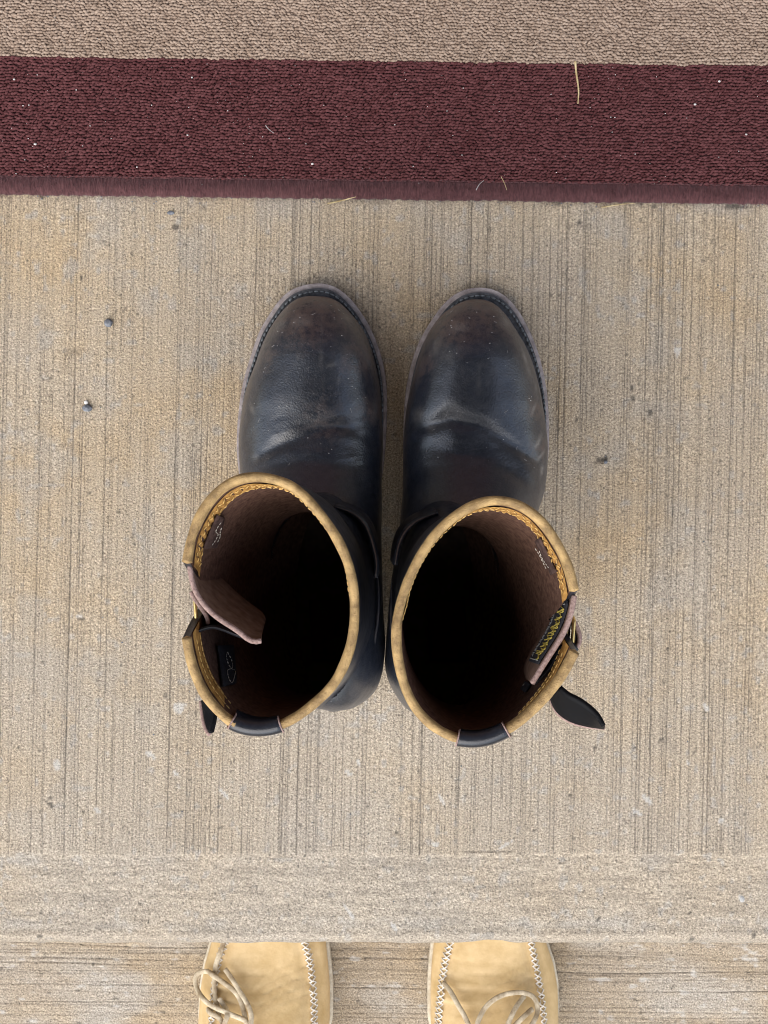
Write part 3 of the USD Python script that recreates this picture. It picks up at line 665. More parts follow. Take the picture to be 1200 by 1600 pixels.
    arc = np.r_[0, np.cumsum(np.linalg.norm(np.diff(rim, axis=0), axis=1))]
    wgt = np.sin(np.linspace(0, np.pi, 9))[:, None]
    rip = .0009 * wgt * np.sin(2 * np.pi * arc[None] / .0052 + np.linspace(0, 2.5, 9)[:, None] * (1 if S < 0 else -1) + 2 * (fb(n3(arc * 90, 0), 2, 4) - .5)[None]) * np.clip(1.35 - arc / .10, .10, 1)[None]
    rip += .0009 * (fb(n3(arc * 60, 2), 2, 6)[None] - .3)
    edge_w = .0018 * (fb(n3(arc * 50, 5), 3, 9) - .5) * 2
    for k in range(9):
        nr_ = rnorm(ring(fz_[k])); vis = np.clip((np.abs(arc - .215) - .050) / .015, 0, 1); g[k, :, :2] -= nr_ * ((.0007 + rip[k]) * vis - .0006 * (1 - vis))[:, None]; g[k, :, 2] += edge_w * (1 - k / 8)
    f = grid_faces(*g.shape[:2]); fp = mesh(T, 'facing', (g.reshape(-1, 3), f if flip else f[:, ::-1]), MAT['facing'])
    for k in (2, 6):
        q = g[k].copy(); q[:, :2] -= rnorm(ring(fz_[k])) * .0006
        ka, kb = np.searchsorted(arc, [.160, .270])
        mesh(fp, 'stitching', join([stitch_row(q[3:ka], .0024, .0009, .00030, 5), stitch_row(q[kb:-3], .0024, .0009, .00030, 5)]), MAT['gold_thread'], kind='stuff')

    # ---- finding places on the inner wall from surveyed sight lines
    gz = np.linspace(.11, zt - .004, 120); G = surf(gz, -.0024)
    GU = np.stack([600 + G[..., 0] * CF / (CH - G[..., 2]), 800 - G[..., 1] * CF / (CH - G[..., 2])], -1)
    inward = -np.array([rnorm(ring(z)) for z in gz])
    facing_cam = np.sum(inward * (-G[..., :2]), -1) > 0
    def wall(pts, off):
        r = []
        for u, v in pts:
            d_ = np.sum((GU - [u, v]) ** 2, -1) + np.where(facing_cam, 0, 1e5); i, j = np.unravel_index(np.argmin(d_), d_.shape)
            r.append(G[i, j] + np.r_[inward[i, j], 0] * off)
        return np.array(r)
    for (nm, quad, mt, stitches, tm) in D['patches']:
        q = np.array(quad, float); w = np.linspace(0, 1, 9)[:, None]
        la, ra = q[0] * (1 - w) + q[3] * w, q[1] * (1 - w) + q[2] * w
        A_, B_ = wall(la, .0014), wall(ra, .0014)
        sm = lambda c: np.stack([np.polyval(np.polyfit(np.arange(9), c[:, k], 3), np.arange(9)) for k in range(3)], 1)
        pm = mesh(T, nm, sheet(sm(A_), sm(B_), .0016), MAT[mt], col=np.zeros((90, 3)))
        for line in stitches:
            ln = resample(wall(line, .0027), 40)
            mesh(pm, 'stitching', stitch_row(ln,   .0016, .0007, .00025, 5), MAT[tm], kind='stuff')
    # ---- gusset: folded leaf in the open slot
    GT = resample(PX(D['gus_top'], .262), 24); GB = resample(PX(D['gus_bot'], .200), 24)
    gm = mesh(T, 'gusset', sheet(GT, GB, .0022, 9), MAT['gusset'])
    mesh(gm, 'gusset_edge', tube(GT + [0, 0, .0012], .0015, 8, flat=1.15), MAT['raw'])
    RT = resample(PX(D['ret_top'], .254), 16); RB = resample(PX(D['ret_bot'], .19), 16)
    rv = sheet(RT, RB, .0020, 7)
    mesh(T, 'gusset_fold', rv, MAT['shaft'], col=np.zeros((len(rv[0]), 3)))
    if 'label_s' in D:
        s0, s1 = D['label_s']; i = np.linspace(s0, s1, 14); fr = lambda C: np.stack([np.interp(i, np.linspace(0, 1, 24), C[:, k]) for k in range(3)], 1)
        A_, B_ = fr(GT), fr(GB); n_ = np.cross(np.gradient(A_, axis=0), B_ - A_); n_ /= np.linalg.norm(n_, axis=1, keepdims=True)
        n_ *= np.sign(n_[:, :1] * (ctr[0] - A_[:, :1]) + 1e-9)
        la, lb = A_ * .93 + B_ * .07 + n_ * .0018, A_ * .30 + B_ * .70 + n_ * .0018
        lm = mesh(T, 'woven_label', sheet(la, lb, .0010, 7), MAT['tag_black'])
        def at(s_, w_): return np.stack([np.interp(s_, np.linspace(0, 1, 14), la[:, k] * 1.0) * (1 - w_) + np.interp(s_, np.linspace(0, 1, 14), lb[:, k]) * w_ + np.interp(s_, np.linspace(0, 1, 14), n_[:, k]) * .0008 for k in range(3)], -1)
        # flowing gold script, as far as the photograph lets it be read
        sc_ = []
        x = np.linspace(.10, .93, 420)
        for ph, a0, a1, fr_ in ((0, .40, .26, 15), (1.4, .30, .17, 23)):
            y = a0 + a1 * np.sin(x * 2 * np.pi * fr_ / 2 + ph) * (.5 + .5 * np.abs(np.sin(x * 9 + ph))) + .05 * np.sin(x * 31)
            xx = x + .022 * np.cos(x * 2 * np.pi * fr_ / 2 + ph + .8)
            sc_.append(tube(at(xx, y), .00034, 4))
        for k in range(7):
            x0 = .12 + .115 * k; t_ = np.linspace(0, 1, 12); sc_.append(tube(at(x0 + .05 * t_, .12 + .5 * t_ + .06 * np.sin(t_ * 6)), .00042, 4))
        mesh(lm, 'gold_script', join(sc_), MAT['gold_script'], kind='stuff')
        sm_ = []
        for k in range(34):
            x0 = .08 + .025 * k; t_ = np.linspace(0, 1, 4); sm_.append(tube(at(x0 + .010 * t_ * (1 if k % 3 else -1), .80 + .11 * t_), .00026, 4))
            if k % 2: sm_.append(tube(at(x0 + .014 * t_, .80 + .11 * (k % 4 > 1) + 0 * t_), .00024, 4))
        for x0 in (.045, .955): t_ = np.linspace(0, 1, 6); sm_.append(tube(at(x0 + 0 * t_, .12 + .78 * t_), .0003, 4))
        mesh(lm, 'small_lettering', join(sm_), MAT['grey_script'], kind='stuff')
    # ---- outer strap, buckle, tail
    for (nm, pts, zu, zl, th_) in D['straps']:
        c = resample(PX(pts, zu), 18); lower = c.copy(); lower[:, 2] = zl
        v = sheet(c, lower, th_, 4)
        sp_ = mesh(T, nm, v, MAT['shaft'], col=np.zeros((len(v[0]), 3)))
        mesh(sp_, 'raw_edge', tube(c + [0, 0, .0004], th_ * .52, 6), MAT['raw'])
    U, Lw, zu, zl = D['tail']
    U3, L3 = resample(PX(U, zu), 22), resample(PX(Lw, zl), 22)
    U3[:, 2] += np.linspace(-.002, .006, 22) ; L3[:, 2] += np.linspace(-.002, .010, 22)
    v = sheet(U3, L3, .0026, 7)
    tp = mesh(T, 'strap_tail', v, MAT['strap'], col=np.zeros((len(v[0]), 3)))
    mesh(tp, 'raw_edge', tube(L3 + (L3 - U3) / (np.linalg.norm(L3 - U3, axis=1, keepdims=True) + 1e-4) * .0013 + [0, 0, .0004], .0014, 6), MAT['raw'])
    b0, b1, zb_, hb = D['buckle']
    a0, a1 = P(*b0, zb_), P(*b1, zb_); dv = (a1 - a0); ln_ = np.linalg.norm(dv); dv /= ln_
    cc = (a0 + a1) / 2; r_ = []
    for q in np.linspace(0, 2 * np.pi, 40, endpoint=False):
        cq, sq = math.cos(q), math.sin(q); r_.append(cc + dv * np.sign(cq) * abs(cq) ** .45 * ln_ / 2 + up_ * np.sign(sq) * abs(sq) ** .45 * hb / 2 - up_ * hb / 2)
    nside = np.cross(dv, up_)
    bk = mesh(T, 'buckle', tube(np.array(r_), .0011, 8, up=nside, closed=True), MAT['brass'])
    mesh(bk, 'prong', tube(np.array([a0 - up_ * hb * .5, (a0 + a1) / 2 - up_ * hb * .5 + nside * .0022 * S, a1 - up_ * hb * .5 + nside * .001 * S]), .0010, 8), MAT['brass'])
    mesh(bk, 'roller', tube(np.array([a0 + nside * .0022 * S - up_ * hb * .1, a0 + nside * .0028 * S - up_ * hb * .9]), .0022, 10), MAT['brass'])
    # ---- instep strap across the inner ankle
    E = resample(PX(D['instep'], .112), 26); E[:, 2] -= np.linspace(0, .018, 26) ** 1.0; lo3 = E.copy(); lo3[:, 2] -= .022; lo3[:, 0] += -S * .002; lo3[:, 1] += .003
    v = sheet(E, lo3, .0030, 5)
    im = mesh(T, 'instep_strap', v, MAT['shaft'], col=np.zeros((len(v[0]), 3)) + [.1, 0, 0])
    mesh(im, 'raw_edge', tube(E + [0, 0, .0001], .0006 * np.sin(np.linspace(.25, np.pi - .25, 26)), 6), MAT['dark_edge'])
    # ---- lint and dust flecks on the toe
    lint = []; r = np.random.default_rng(D['seed'])
    flat_ = FVo.reshape(-1, 3); nf = nn.reshape(-1, 3)
    cand = np.where((dt[:, None] > .01) & (dt[:, None] < .125) & (np.abs(ca) < .80))
    for _ in range(46):
        k = r.integers(len(cand[0])); i, j = cand[0][k], cand[1][k]; p0, n0 = FVo[i, j], nn[i, j]
        if r.random() < .25:
            a0_ = r.uniform(0, 6.28); Ln = r.uniform(.0012, .004); t_ = np.linspace(-.5, .5, 7); d1 = np.array([math.cos(a0_), math.sin(a0_), 0]); d1 -= n0 * np.dot(d1, n0); d2_ = np.cross(n0, d1)
            lint.append(tube(p0 + n0 * .00014 + t_[:, None] * Ln * d1 + (t_[:, None] ** 2 - .1) * Ln * r.uniform(-.8, .8) * d2_, .00008, 4))
        else:
            q = p0 + n0 * .0001; rr_ = r.uniform(.00016, .00040); lint.append(tube(np.array([q - [rr_, 0, 0], q, q + [rr_, 0, 0]]), [rr_ * .6, rr_, rr_ * .5], 5))
    mesh(T, 'lint', join(lint), MAT['lint'], kind='stuff', smooth=False)
    return T

def zo(pts, ox, oy, s): return [(ox + x / s, oy + y / s) for x, y in pts]

left = dict(side=-1, seed=11, heel_px=(525, 1095),
    label='left black leather boot, brown gusset leaf folded into its open shaft',
    sole=[(500, 442.5), (519, 446), (540, 458.8), (560, 481), (576, 506), (590, 537), (599, 568), (604, 602), (605, 640), (603, 690), (597, 745), (588, 800), (582, 860), (584, 920), (590, 980), (591, 1030), (582, 1063), (560, 1084), (525, 1094), (490, 1085), (466, 1063), (453, 1020), (446, 970), (435, 910), (410, 850), (385, 795), (373, 740), (369, 690), (372, 640), (376, 609), (384, 575), (394, 544), (405, 515), (420, 490), (435, 469), (455, 452.5), (476, 445)],
    vamp=[(500, 459), (517, 462.5), (534, 472), (550, 489), (565, 509), (577.5, 534), (586, 561), (592.5, 596), (596, 627), (598, 660), (598, 700), (597, 745), (596, 800), (596, 860), (598, 920), (600, 980), (599, 1035), (588, 1070), (562, 1093), (525, 1103), (488, 1093), (462, 1068), (449, 1020), (440, 965), (428, 905), (404, 845), (384, 795), (375, 740), (372, 690), (377, 635), (384, 602), (393, 575), (401.5, 550), (410, 530), (420, 510), (435, 488), (452, 471), (474, 461)],
    rim=zo([(75, 552), (95, 440), (140, 315), (215, 200), (315, 120), (425, 89), (535, 98), (640, 137), (740, 220), (845, 350), (925, 490), (972, 635), (988, 800), (978, 950), (935, 1100), (865, 1225), (770, 1320), (670, 1395), (590, 1435), (460, 1458), (330, 1428), (250, 1365), (175, 1275), (120, 1160), (88, 1055), (72, 962)], 270, 720, 3.479),
    shaft=[(-.0365, -.062, .0275, .074), (-.0445, -.060, .0360, .071), (-.0500, -.059, .0385, .0610), (-.054, -.054, .0425, .0635)],
    strap_px=((440, 1138), (364, 1128)), sock=(-.040, -.085),
    creases=[([(395, 715), (450, 690), (520, 668), (585, 660)], .0020, .0050, .0003), ([(470, 668), (530, 664), (592, 690)], .0011, .0040, .0002), ([(385, 740), (470, 722), (560, 735)], .0010, .005, .0002)],
    rubs=[(470, 500, .022, .55), (565, 560, .016, .55), (583, 640, .012, .6), (420, 560, .012, .3), (510, 660, .02, .35)],
    scuffs=[(505, 560, 2, 60, 2, .16), (395, 640, 3, 10, 20, .30), (520, 575, 8, 5, 20, .25), (400, 715, 5, 9, 0, .22), (470, 505, 16, 10, 0, .26), (540, 497, 14, 9, 30, .20), (572, 555, 7, 18, 20, .24), (440, 510, 8, 14, -30, .20), (500, 475, 26, 7, 0, .16), (586, 640, 5, 20, 0, .22), (468, 560, 1.2, 24, 4, .2), (530, 600, 1.1, 16, -8, .2)],
    gus_top=[(297, 884), (303, 916), (318, 943), (345, 968), (375, 988), (398, 1002), (408, 1001)],
    gus_bot=[(318, 889), (340, 902), (358, 918), (378, 936), (398, 951), (411, 963), (413, 968)],
    ret_top=[(405, 1004), (380, 996), (352, 985), (332, 980), (314, 984), (300, 990)], ret_bot=[(408, 975), (385, 975), (360, 972), (345, 970), (332, 976), (322, 984)],
    patches=[('pull_tab', [(336, 1010), (360, 1011), (366, 1071), (344, 1074)], 'tag_black', [[(349, 1022), (357, 1038), (355, 1047), (348, 1055), (353, 1068), (362, 1058), (361, 1050), (354, 1046), (348, 1036), (349, 1022)]], 'thread'),
             ('suede_patch', [(335, 803), (347, 805), (334, 855), (315, 856)], 'patch', [[(341, 812), (334, 819), (331, 826), (333, 833), (329, 844), (324, 851)], [(340, 820), (338, 828), (335, 838), (331, 847)]], 'thread')],
    straps=[('side_strap', [(299, 925), (304, 935), (311, 945), (318, 955), (324, 966), (325, 975)], .246, .226, .0024)],
    tail=([(328, 1092), (335, 1104), (338, 1114), (337.5, 1125), (333.5, 1140)], [(316, 1096), (320, 1112), (324, 1126), (329, 1136), (333, 1141)], .215, .210),
    buckle=((304, 930), (308, 984), .246, .018),
    instep=[(522, 792), (545, 799), (563, 811), (575, 829), (583, 853), (588, 880), (586, 905)])

right = dict(side=1, seed=23, heel_px=(675, 1097),
    label='right black leather boot, gold script label inside and strap tail sticking out',
    sole=[(750, 449), (724, 453), (695.5, 472), (672, 503), (653, 537), (641, 575), (634, 612), (631, 657), (630, 710), (634, 760), (640, 820), (636, 880), (626, 940), (614, 1000), (611, 1045), (622, 1075), (642, 1096), (674, 1105), (708, 1097), (732, 1074), (746, 1030), (756, 970), (776, 900), (810, 845), (847, 765), (857, 717), (859, 669), (857, 622), (850, 577), (836, 532), (819, 497), (800, 471), (776, 454)],
    vamp=[(745, 465), (727, 468.5), (705, 479), (679, 503), (661, 536), (650, 572), (640, 612), (633, 657), (631, 710), (630, 760), (625, 820), (616, 880), (608, 940), (603, 1000), (604, 1048), (620, 1082), (642, 1106), (674, 1115), (710, 1106), (736, 1078), (750, 1030), (760, 970), (780, 900), (814, 845), (843, 790), (855, 735), (857, 690), (853.5, 651), (845, 600), (831, 554), (811, 515), (787, 483), (766, 469)],
    rim=zo([(998, 560), (965, 435), (900, 305), (820, 200), (720, 130), (615, 104), (505, 122), (390, 187), (295, 275), (215, 390), (145, 540), (105, 680), (95, 800), (110, 940), (147, 1070), (210, 1180), (305, 1265), (405, 1310), (525, 1315), (645, 1272), (740, 1208), (850, 1100), (930, 998), (1000, 870)], 590, 750, 3.243),
    shaft=[(.0385, -.066, .0275, .074), (.0445, -.066, .0360, .070), (.0480, -.067, .0385, .0600), (.0515, -.064, .0425, .0620)],
    strap_px=((717, 1153), (791, 1138)), sock=(.044, -.085),
    creases=[([(640, 672), (700, 655), (745, 664), (795, 690), (850, 725)], .0021, .0052, .0003), ([(690, 705), (760, 715), (830, 755)], .0010, .005, .0002)],
    rubs=[(710, 500, .022, .55), (800, 500, .016, .4), (660, 570, .012, .5), (840, 640, .010, .55), (845, 700, .010, .5)],
    scuffs=[(655, 650, 10, 12, 0, .35), (670, 668, 8, 6, 0, .3), (840, 690, 3, 12, -30, .6), (833, 640, 2.5, 10, -25, .5), (820, 560, 3, 12, 15, .4), (847, 735, 3, 10, -15, .6), (838, 605, 2, 8, 0, .4), (845, 712, 2, 9, -35, .6), (715, 515, 14, 10, 0, .22), (700, 560, 14, 16, 0, .14), (650, 780, 8, 20, -25, .12), (790, 505, 12, 10, 30, .22), (680, 545, 7, 16, -20, .26), (752, 482, 26, 7, 0, .18), (826, 580, 5, 18, 15, .24), (745, 600, 1.2, 30, 2, .16)],
    gus_top=[(897, 931), (893, 953), (882, 985), (866, 1012), (848, 1040), (838, 1056), (831, 1067)],
    gus_bot=[(868, 934), (862, 958), (851, 985), (838, 1008), (826, 1030), (821, 1046), (824, 1060)],
    ret_top=[(836, 1068), (852, 1052), (868, 1028), (880, 1008), (890, 1004), (902, 1017)], ret_bot=[(834, 1058), (846, 1044), (858, 1024), (868, 1006), (878, 1004), (886, 1014)],
    label_s=(.06, .80),
    patches=[('suede_patch', [(840, 842), (848, 838), (873, 893), (866, 897)], 'patch', [[(843, 852), (850, 864), (856, 876), (862, 888)], [(848, 856), (854, 868), (860, 878), (866, 888)]], 'thread'),
             ('pull_tab', [(826, 1066), (832, 1070), (823, 1083), (816, 1081)], 'tag_black', [[(826, 1071), (821, 1077)]], 'thread')],
    straps=[('side_strap', [(895, 968), (901, 980), (905, 992), (905, 1002), (901, 1011), (896, 1015)], .244, .224, .0026)],
    tail=([(876, 1074), (888, 1084), (901, 1090), (918, 1101), (932, 1115), (940, 1131)], [(862, 1088), (867, 1104), (876, 1115), (894, 1125), (918, 1130), (940, 1132)], .225, .205),
    buckle=((897, 966), (894, 1012), .248, .018),
    instep=[(684, 801), (668, 807), (652, 814), (640, 823), (630, 836), (622, 858), (618, 885)])
boot(left); boot(right)

# ------------------------------------------------------------------ moccasins on the lower step
def moc(D):
    S = D['side']
    y0, L = -.3275, .275
    T = Thing('moccasin', D['label'], 'moccasin', origin=(D['cx'], y0 - L, SZ), group='pair of tan moccasins')
    f = lambda tab, y: np.interp(y, [q[0] for q in tab][::-1], [q[1] for q in tab][::-1])
    def curve(px, z):          # traced (u, v) -> (y, x) table
        a = PX(px, z); return a[:, 1], a[:, 0]
    ns, nt = 90, 49
    d = L * np.r_[np.linspace(0, 1, 26)[:-1] ** 2 * .14, np.linspace(.14, .93, 52)[:-1], .93 + .07 * (1 - (1 - np.linspace(0, 1, 15)) ** 2)]
    ns = len(d); y = y0 - d
    # half widths from toe to heel
    tl, tr = PX(D['left'], SZ + .025), PX(D['right'], SZ + .025)
    def side(t, sgn):
        yy = np.r_[y0 - L, y0 - L + .012, y0 - .22, y0 - .15, t[::-1, 1], y0 - .022, y0 - .012, y0 - .005, y0 - .0012, y0]
        w0 = abs(t[0, 0] - D['cx']); w1 = abs(t[-1, 0] - D['cx'])
        ww = np.r_[0, .022, .034, w1 * .82, np.abs(t[::-1, 0] - D['cx']), w0 * .86, w0 * .68, w0 * .46, w0 * .22, 0]
        return np.interp(y, yy, ww)
    hl, hr = side(tl, -1), side(tr, 1)
    top_h = PchipInterpolator([0, .004, .012, .03, .06, .09, .12, .17, .25, L], [.016, .030, .040, .045, .050, .062, .074, .072, .066, .060])(d)
    # sole
    oc = np.vstack([np.c_[D['cx'] + hr * 1.035 + .001, y], np.c_[D['cx'] - hl * 1.035 - .001, y][::-1]])
    oc = resample(oc[np.r_[True, np.linalg.norm(np.diff(oc, axis=0), axis=1) > 1e-4]], 160, closed=True)
    mesh(T, 'sole', prism(oc, SZ + .0015, SZ + .0125, .0015), MAT['moc_sole'])
    a = np.linspace(0, np.pi, nt); n_ = 2.5
    cx_, sz_ = np.sign(np.cos(a)) * np.abs(np.cos(a)) ** (2 / n_), np.sin(a) ** (2 / n_)
    half = np.where(np.cos(a)[None] > 0, hr[:, None], hl[:, None])
    X_ = D['cx'] + half * cx_[None] * (1 + .03 * np.sin(np.pi * sz_))[None]; Z_ = SZ + .011 + (top_h[:, None] - .011) * sz_[None]
    # seam ridge where plug meets sides
    pl, pr = PX(D['plug_l'], SZ + .05), PX(D['plug_r'], SZ + .05)
    xl = np.interp(-y, -pl[:, 1], pl[:, 0]); xr = np.interp(-y, -pr[:, 1], pr[:, 0])
    u_ = (X_ - xl[:, None]) / (xr - xl)[:, None]
    top_side = sz_[None] > .35
    edge = np.minimum(np.abs(X_ - xl[:, None]), np.abs(X_ - xr[:, None]))
    Z_ = Z_ + top_side * (.0020 * np.exp(-(edge / .0026) ** 2) - .0012 * np.exp(-((edge - .006) / .003) ** 2))
    pleat = np.sin(2 * np.pi * y / .0085)[:, None] * np.exp(-((edge - .007) / .006) ** 2) * ((u_ < 0) | (u_ > 1)) * top_side
    Z_ += .0012 * pleat + .0016 * (fb(n3(X_ * 40, y[:, None] * 40), 3, D['seed']) - .5)
    wr = (u_ > 0) * (u_ < 1) * np.exp(-((d[:, None] - .075) / .02) ** 2)
    Z_ += wr * .0024 * np.sin(2 * np.pi * (y[:, None] + .18 * (X_ - D['cx']) + .25 * np.abs(X_ - D['cx'])) / .011 + 5 * fb(n3(X_ * 50, y[:, None] * 30), 2, 4))
    V_ = np.stack([X_, np.repeat(y[:, None], nt, 1), Z_], -1)
    fq = grid_faces(ns, nt); c = V_.reshape(-1, 3)[fq].mean(1)
    t0 = V_.reshape(-1, 3)[fq[40 * (nt - 1) + nt // 2]]
    if np.cross(t0[1] - t0[0], t0[2] - t0[0])[2] < 0: fq = fq[:, ::-1]
    dc = y0 - c[:, 1]
    hole = (dc > .135) & (((dc - .198) / .064) ** 2 + ((c[:, 0] - D['cx']) / .030) ** 2 < 1) & (c[:, 2] > SZ + .035)
    ok = ~hole
    inplug = (c[:, 0] > np.interp(-c[:, 1], -y, xl)) & (c[:, 0] < np.interp(-c[:, 1], -y, xr)) & (c[:, 2] > SZ + .030) & (dc < .15)
    mesh(T, 'upper', (V_.reshape(-1, 3), fq[ok & ~inplug]), MAT['moc'])
    mesh(T, 'vamp_plug', (V_.reshape(-1, 3) + [0, 0, 0], fq[ok & inplug]), MAT['moc'])
    io = resample(oc, 100, closed=True)
    mesh(T, 'insole', prism(offset2(io, .006), SZ + .0135, SZ + .016, .0006), MAT['moc'])
    q = np.linspace(0, 2 * np.pi, 60, endpoint=False)
    col_y = y0 - .198 - .0645 * np.cos(q); col_x = D['cx'] + .0305 * np.sin(q)
    zc = SZ + np.interp(y0 - col_y, d, top_h) - .0035 * np.abs(np.sin(q)) * 2.2
    mesh(T, 'collar', tube(np.c_[col_x, col_y, zc], .0032, 8, closed=True), MAT['moc'])
    # whip stitches over the two ridges
    def zat(x, yy):
        i = np.argmin(np.abs(y - yy)); o = np.argsort(X_[i]); m = sz_[o] > .2
        return np.interp(x, X_[i][o][m], Z_[i][o][m])
    r = np.random.default_rng(D['seed'])
    for px in (pl, pr):
        yy = np.arange(px[0, 1] + .012, px[-1, 1] - .02, -.0045); xx = np.interp(-yy, -px[:, 1], px[:, 0]); stc = []
        for k in range(len(yy) - 1):
            for (xa, ya, xb, yb) in ((-.0026, 0, .0026, -.0042), (.0026, 0, -.0026, -.0042)):
                t_ = np.linspace(0, 1, 7); px_ = xx[k] + xa + (xb - xa) * t_; py_ = yy[k] + ya + (yb - ya) * t_
                z_ = np.array([zat(a_, b_) for a_, b_ in zip(px_, py_)]) + .0003 + .0007 * np.sin(np.pi * t_)
                stc.append(tube(np.stack([px_, py_, z_], 1), .00068, 5))
        mesh(T, 'seam_stitching', join(stc), MAT['moc_thread'], kind='stuff')
    # rawhide lace
    for pts in D['laces']:
        a_ = np.array([(p[0], p[1]) for p in pts], float); hgt = np.array([p[2] for p in pts])
        b = P(a_[:, 0], a_[:, 1], SZ + .055)
        zs_ = np.array([zat(np.clip(x, D['cx'] - .047, D['cx'] + .047), yy) for x, yy in b[:, :2]]) + .0022 + hgt
        k = (CH - zs_) / (CH - SZ - .055)
        w = np.c_[b[:, 0] * k, b[:, 1] * k, zs_]
        w = resample(w, 44); w[:, 2] += .0004 * (fb(n3(np.arange(44) * .4, 1), 2, D['seed']) - .5)
        mesh(T, 'lace', tube(w, .0021, 8, flat=.75, power=3.2), MAT['lace'])
    return T

def zz_(pts, ox): return [(ox + x / 4.8, 1460 + y / 4.8, h) for x, y, h in pts]
moc(dict(side=-1, seed=4, cx=P(413, 1540, SZ + .03)[0], label='left tan moccasin on the lower step, lace looped over its outer side', left=[(331, 1472), (320, 1510), (314, 1545), (311, 1600)], right=[(507, 1472), (511, 1510), (514, 1545), (514, 1600)],
    plug_l=[(356, 1445), (350, 1472), (341, 1497), (335, 1525), (332, 1560), (331, 1600), (335, 1680)], plug_r=[(466, 1445), (474, 1472), (482, 1500), (488, 1535), (491, 1570), (491, 1600), (488, 1680)],
    laces=[zz_([(338, 30, 0), (318, 110, .001), (280, 210, .001), (264, 330, .002), (268, 450, .003), (285, 540, .004), (300, 640, .002)], 280),
           zz_([(560, 790, .004), (500, 650, .006), (430, 618, .006), (330, 575, .007), (215, 515, .006), (150, 440, .004), (120, 350, .003), (130, 300, .004), (185, 278, .006), (250, 305, .0075), (310, 345, .005), (370, 388, .004), (430, 445, .004), (470, 525, .004), (490, 600, .004), (520, 720, .004)], 280),
           zz_([(345, 262, .008), (400, 340, .010), (450, 420, .010), (510, 520, .010), (540, 610, .008), (530, 700, .006), (500, 780, .004)], 280),
           zz_([(215, 560, .003), (250, 600, .004), (300, 625, .004), (330, 690, .004)], 280), zz_([(300, 480, .004), (340, 540, .004), (360, 610, .008), (330, 690, .004)], 280)]))
moc(dict(side=1, seed=9, cx=P(772, 1540, SZ + .03)[0], label='right tan moccasin on the lower step, lace bow lying on its vamp', left=[(680, 1474), (676, 1510), (674, 1545), (674, 1600)], right=[(853, 1474), (865, 1510), (871, 1545), (871, 1600)],
    plug_l=[(712, 1445), (705, 1474), (697, 1505), (691, 1540), (687, 1575), (685, 1600), (690, 1680)], plug_r=[(824, 1445), (832, 1474), (838, 1505), (845, 1545), (848, 1575), (849, 1600), (845, 1680)],
    laces=[zz_([(205, 362, .003), (260, 430, .006), (310, 520, .006), (360, 605, .005), (400, 690, .004), (450, 800, .003)], 650),
           zz_([(430, 800, .004), (460, 672, .006), (505, 570, .007), (580, 492, .008), (700, 442, .008), (820, 440, .008), (890, 482, .007), (912, 560, .006), (890, 640, .006), (830, 720, .005), (700, 800, .004)], 650),
           zz_([(812, 462, .006), (745, 555, .006), (690, 672, .006), (640, 800, .004)], 650), zz_([(872, 560, .010), (800, 625, .009), (735, 690, .007), (640, 790, .005)], 650)]))

# ------------------------------------------------------------------ litter
def pebble(name, u, v, z, r, mat, label, cat, seed, sq=(1, 1, .7)):
    import trimesh
    m = trimesh.creation.icosphere(3, 1.0); vv = np.array(m.vertices); vv *= (1 + .35 * (fb(vv * 1.7 + seed, 3, seed) - .5))[:, None]
    c = P(u, v, z); vv = vv * r * np.array(sq) + c + [0, 0, r * sq[2] * .7]
    T = mesh(None, name, (vv, np.array(m.faces)), MAT[mat], label=label, cat=cat)
pebble('pebble', 170, 505, 0, .0031, 'pebble', 'small round grey pebble on the concrete, level with the boot toes', 'pebble', 1)
pebble('pebble', 137, 638, 0, .0030, 'pebble', 'dark pebble on the concrete touching a tiny white bead', 'pebble', 2, (1.2, .9, .7))
pebble('bead', 135, 629, 0, .0016, 'white_stone', 'tiny white bead on the concrete beside a dark pebble', 'bead', 3)
pebble('pebble', 267, 333, 0, .0018, 'pebble', 'tiny grey pebble on the concrete just below the mat', 'pebble', 4, (1.5, .8, .6))
pebble('stone_chip', 1159, 1404, -.0012, .0018, 'chip', 'pale stone chip in the smooth step edge at the right', 'stone', 5, (1, 1.3, .5))
pebble('grit', 946, 722, 0, .0014, 'pebble', 'dark speck of grit on the concrete right of the right boot', 'grit', 6)

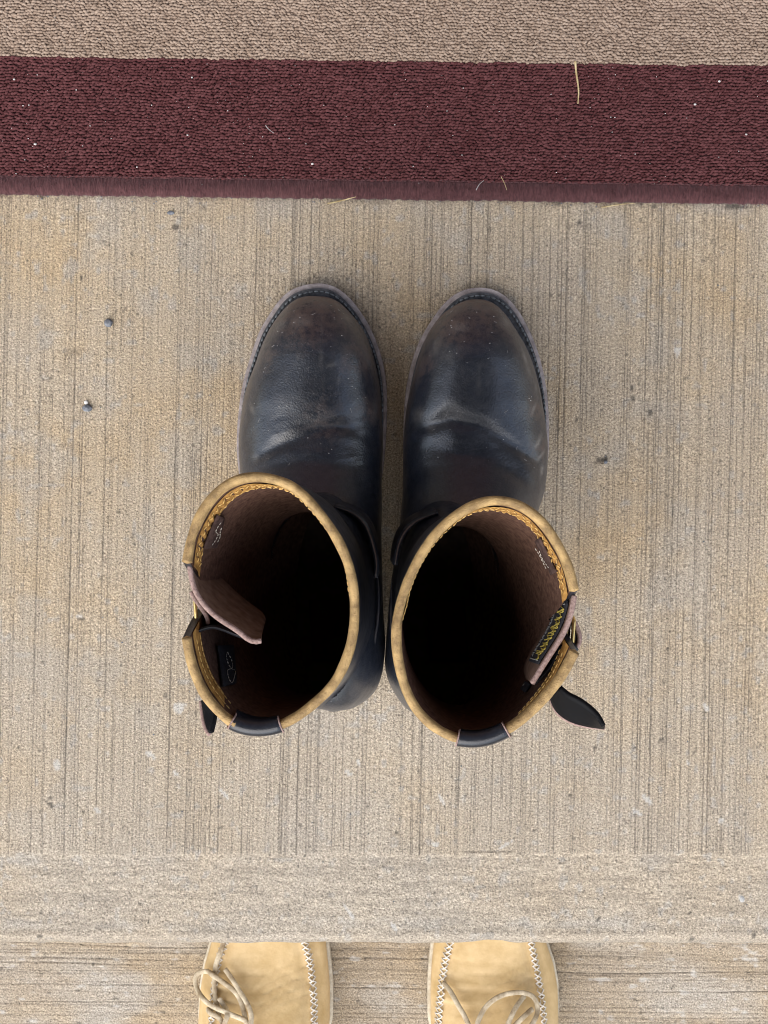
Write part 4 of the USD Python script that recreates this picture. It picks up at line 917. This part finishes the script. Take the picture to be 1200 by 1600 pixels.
def straw(name, pts, z, r, mat, label, cat, taper=.5):
    p = resample(np.vstack([P(u, v, z + h)[None] for u, v, h in pts]), 24)
    mesh(None, name, tube(p, r * np.linspace(1, taper, 24), 6, flat=.6), MAT[mat], label=label, cat=cat)
straw('dry_grass_blade', [(899, 96, .0030), (901, 118, .0022), (904, 140, .002), (903, 162, .0012)], .0075, .00085, 'straw', 'dry grass blade lying across the maroon border of the mat', 'grass blade')
straw('straw_piece', [(512, 318, .0008), (535, 313, .0016), (556, 307, .0045)], .0012, .0006, 'straw', 'short straw sticking out from under the mat edge above the left boot', 'straw', .8)
straw('twig', [(940, 324, .0006), (965, 320, .0010), (992, 317, .0008)], .0008, .00055, 'straw', 'thin orange twig on the concrete along the mat edge, right of the boots', 'twig')
straw('lint_thread', [(744, 297, .002), (750, 287, .001), (756, 282, .001)], .0078, .00025, 'lint', 'short pale lint thread on the maroon border near the mat edge', 'lint')
straw('lint_thread', [(783, 276, .001), (788, 286, .002), (792, 297, .001)], .0078, .00028, 'straw', 'short tan fibre on the maroon border right of the lint thread', 'lint')
straw('lint_thread', [(415, 196, .001), (420, 202, .002), (428, 208, .001)], .0082, .00028, 'lint', 'curled pale fibre in the middle of the maroon border', 'lint')

rc = np.random.default_rng(77); cr = []
def crumb(c, r): return tube(np.array([c - [r, 0, 0], c, c + [r, 0, 0]]), [r * .7, r, r * .6], 5)
for i in range(150):
    u = rc.uniform(0, 1200); v = rc.uniform(95, 285) + .0125 * (u - 600)
    if rc.random() < .35: u = rc.choice([70, 370, 860, 960, 700]) + rc.normal(0, 45)
    r = .00016 + .00028 * rc.random() ** 2.2
    cr.append(crumb(P(u, v, .0086), r))
for u, v, r in ((22, 124, .0007), (36, 165, .0005), (45, 164, .0005), (293, 211, .0006), (488, 256, .0008), (214, 261, .0005), (1124, 127, .0008), (1086, 163, .0008), (55, 225, .0009), (300, 121, .0006), (1166, 210, .0007)): cr.append(crumb(P(u, v, .0088), r))
for i in range(60):
    u, v = rc.uniform(0, 1200), rc.uniform(2, 95); cr.append(crumb(P(u, v, .0088), rc.uniform(.00014, .0003)))
mesh(None, 'crumbs', join(cr), MAT['crumb'], label='tiny pale crumbs scattered over the door mat', cat='crumbs', kind='stuff', smooth=False)
cg = []
for i in range(150):
    u, v = rc.uniform(0, 1200), rc.uniform(318, 1460); r = .0002 + .0004 * rc.random() ** 3; cg.append(crumb(P(u, v, .0004), r))
for i in range(90):
    u = rc.uniform(0, 1200); v = 309 + .0125 * (u - 600) + abs(rc.normal(0, 5)); cg.append(crumb(P(u, v, .0004), rc.uniform(.0002, .0006)))
mesh(None, 'grit_specks', join(cg), MAT['pebble'], label='fine dark grit specks scattered on the porch concrete', cat='grit', kind='stuff', smooth=False)
